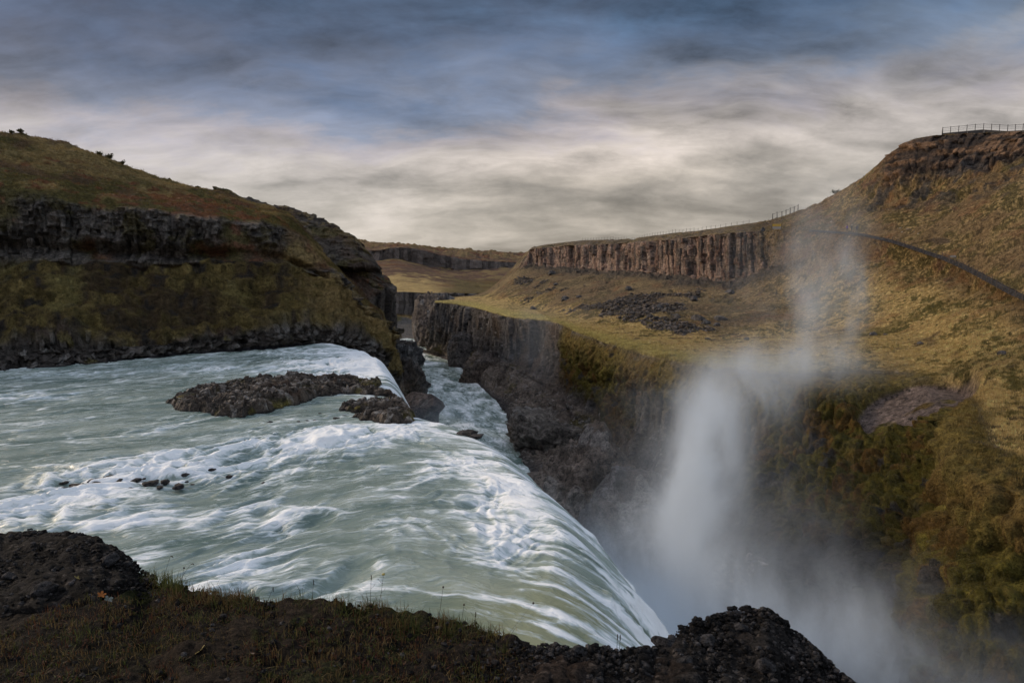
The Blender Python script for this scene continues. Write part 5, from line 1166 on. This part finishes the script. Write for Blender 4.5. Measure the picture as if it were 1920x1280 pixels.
bil = k.n('ShaderNodeTexNoise'); bil.noise_type = 'FBM'; bil.inputs['Scale'].default_value = 4.0; bil.inputs['Detail'].default_value = 7; bil.inputs['Roughness'].default_value = .6; bil.inputs['Distortion'].default_value = 0.1; k.l(k.vmath('MULTIPLY', cw, (.55, 1., 1.)), bil.inputs['Vector'])
nD = bil.outputs['Fac']
nE = k.noise(k.vmath('ADD', k.vmath('MULTIPLY', d, (1., 1., 2.4)), k.vmath('SCALE', warp.outputs['Color'], .05)), 8.0, 7, .62)
nA = k.noise(stretch, 1.15, 7, .56)
nB = k.noise(k.vmath('MULTIPLY', cw, (0.6, 1.0, 1.)), 1.9, 8, .52)
nC = k.noise(k.vmath('MULTIPLY', cw, (0.7, 1.0, 1.)), .55, 2, .5)
t = k.math('ADD', Z, k.math('MULTIPLY', k.math('SUBTRACT', nA, .5), .22))
t = k.math('ADD', t, k.math('MULTIPLY', k.math('SUBTRACT', nC, .5), .16))
t = k.math('ADD', t, k.math('MULTIPLY', X, -.075))
t = k.math('ADD', t, k.math('MULTIPLY', k.math('SUBTRACT', nE, .5), .12))
base = k.ramp(t, [(0.0, hexc(146,140,134)), (.05, hexc(160,154,148)), (.10, hexc(174,167,160)), (.165, hexc(186,178,173)), (.205, hexc(156,150,154)),
                  (.245, hexc(112,118,134)), (.30, hexc(86,98,120)), (.37, hexc(70,92,118)), (.5, hexc(118,126,142)), (1.0, hexc(158,160,168))])
gray = k.ramp(t, [(0.0, .9), (.04, 1.0), (.19, 1.0), (.26, 1.0), (1, 1.0)])
det = k.math('ADD', k.math('MULTIPLY', nB, 1.9), k.math('ADD', k.math('MULTIPLY', nD, 1.25), k.math('ADD', k.math('MULTIPLY', nE, 1.5), -1.325)))
det2 = k.ramp(nA, [(.34, .70), (.5, 1.0), (.64, 1.22)])
lowz = k.ramp(Z, [(.02, .3), (.20, 1.0)])
det = k.math('ADD', 1.0, k.math('MULTIPLY', k.math('SUBTRACT', det, 1.0), lowz))
colr_ = k.vmath('SCALE', base, k.math('MULTIPLY', det, det2))
# blue-teal tint of thinner cloud on the right, violet on the left
rightm = k.math('MULTIPLY', k.math('MULTIPLY', k.ramp(X, [(0.0, 0.0), (.55, 1.0)]), k.ramp(Z, [(.20, 0.0), (.32, 1.0)])), .55)
colr_ = k.mix(rightm, colr_, k.vmath('MULTIPLY', colr_, (.75, 1.1, 1.22)))
leftm = k.math('MULTIPLY', k.ramp(k.math('MULTIPLY', X, -1.0), [(0.1, 0.0), (.6, 1.0)]), k.ramp(Z, [(.16, 0.0), (.26, 1.0)]))
colr_ = k.mix(leftm, colr_, k.vmath('MULTIPLY', colr_, (.88, .82, .85)))
gl = k.vmath('SUBTRACT', d, tuple(float(x) for x in (lambda q: q / np.linalg.norm(q))(ray(1150, 370))))
gl = k.vmath('MULTIPLY', gl, (1.0, 1.0, 2.6)); glf = k.math('EXPONENT', k.math('MULTIPLY', k.vmath('DOT_PRODUCT', gl, gl, out=1), -9.0))
colr_ = k.mix(glf, colr_, k.vmath('MULTIPLY', colr_, (1.14, 1.09, 1.02)))
# unseen sky overhead and behind the camera, brightened to light the ground
ov = k.ramp(Z, [(.45, 1.0), (.75, SKY_UP)])
bk = k.ramp(k.math('MULTIPLY', Y, -1.0), [(.0, 1.0), (.6, SKY_BACK)])
colr_ = k.vmath('SCALE', colr_, k.math('MULTIPLY', ov, bk))
sky = k.n('ShaderNodeTexSky', sky_type='NISHITA'); sky.sun_disc = False; sky.sun_elevation = SUN_EL; sky.sun_rotation = SUN_AZ; sky.altitude = 200
k.l(k.vmath('ADD', colr_, k.vmath('SCALE', sky.outputs[0], .008)), bg.inputs[0]); bg.inputs[1].default_value = 1.0
k.l(bg.outputs[0], out.inputs[0])
vs = S.view_settings; vs.view_transform = 'Standard'; vs.look = 'None'; vs.exposure = 0; vs.gamma = 1; vs.use_curve_mapping = False
S.cycles.use_denoising = True
try: S.cycles.denoiser = 'OPENIMAGEDENOISE'
except Exception: pass
S.cycles.max_bounces = 6; S.cycles.diffuse_bounces = 2; S.cycles.glossy_bounces = 2; S.cycles.volume_bounces = 3
S.cycles.use_adaptive_sampling = True; S.cycles.adaptive_threshold = .03
S.cycles.volume_max_steps = 64
print('SCRIPT', round(time.time() - T0, 1), 's')
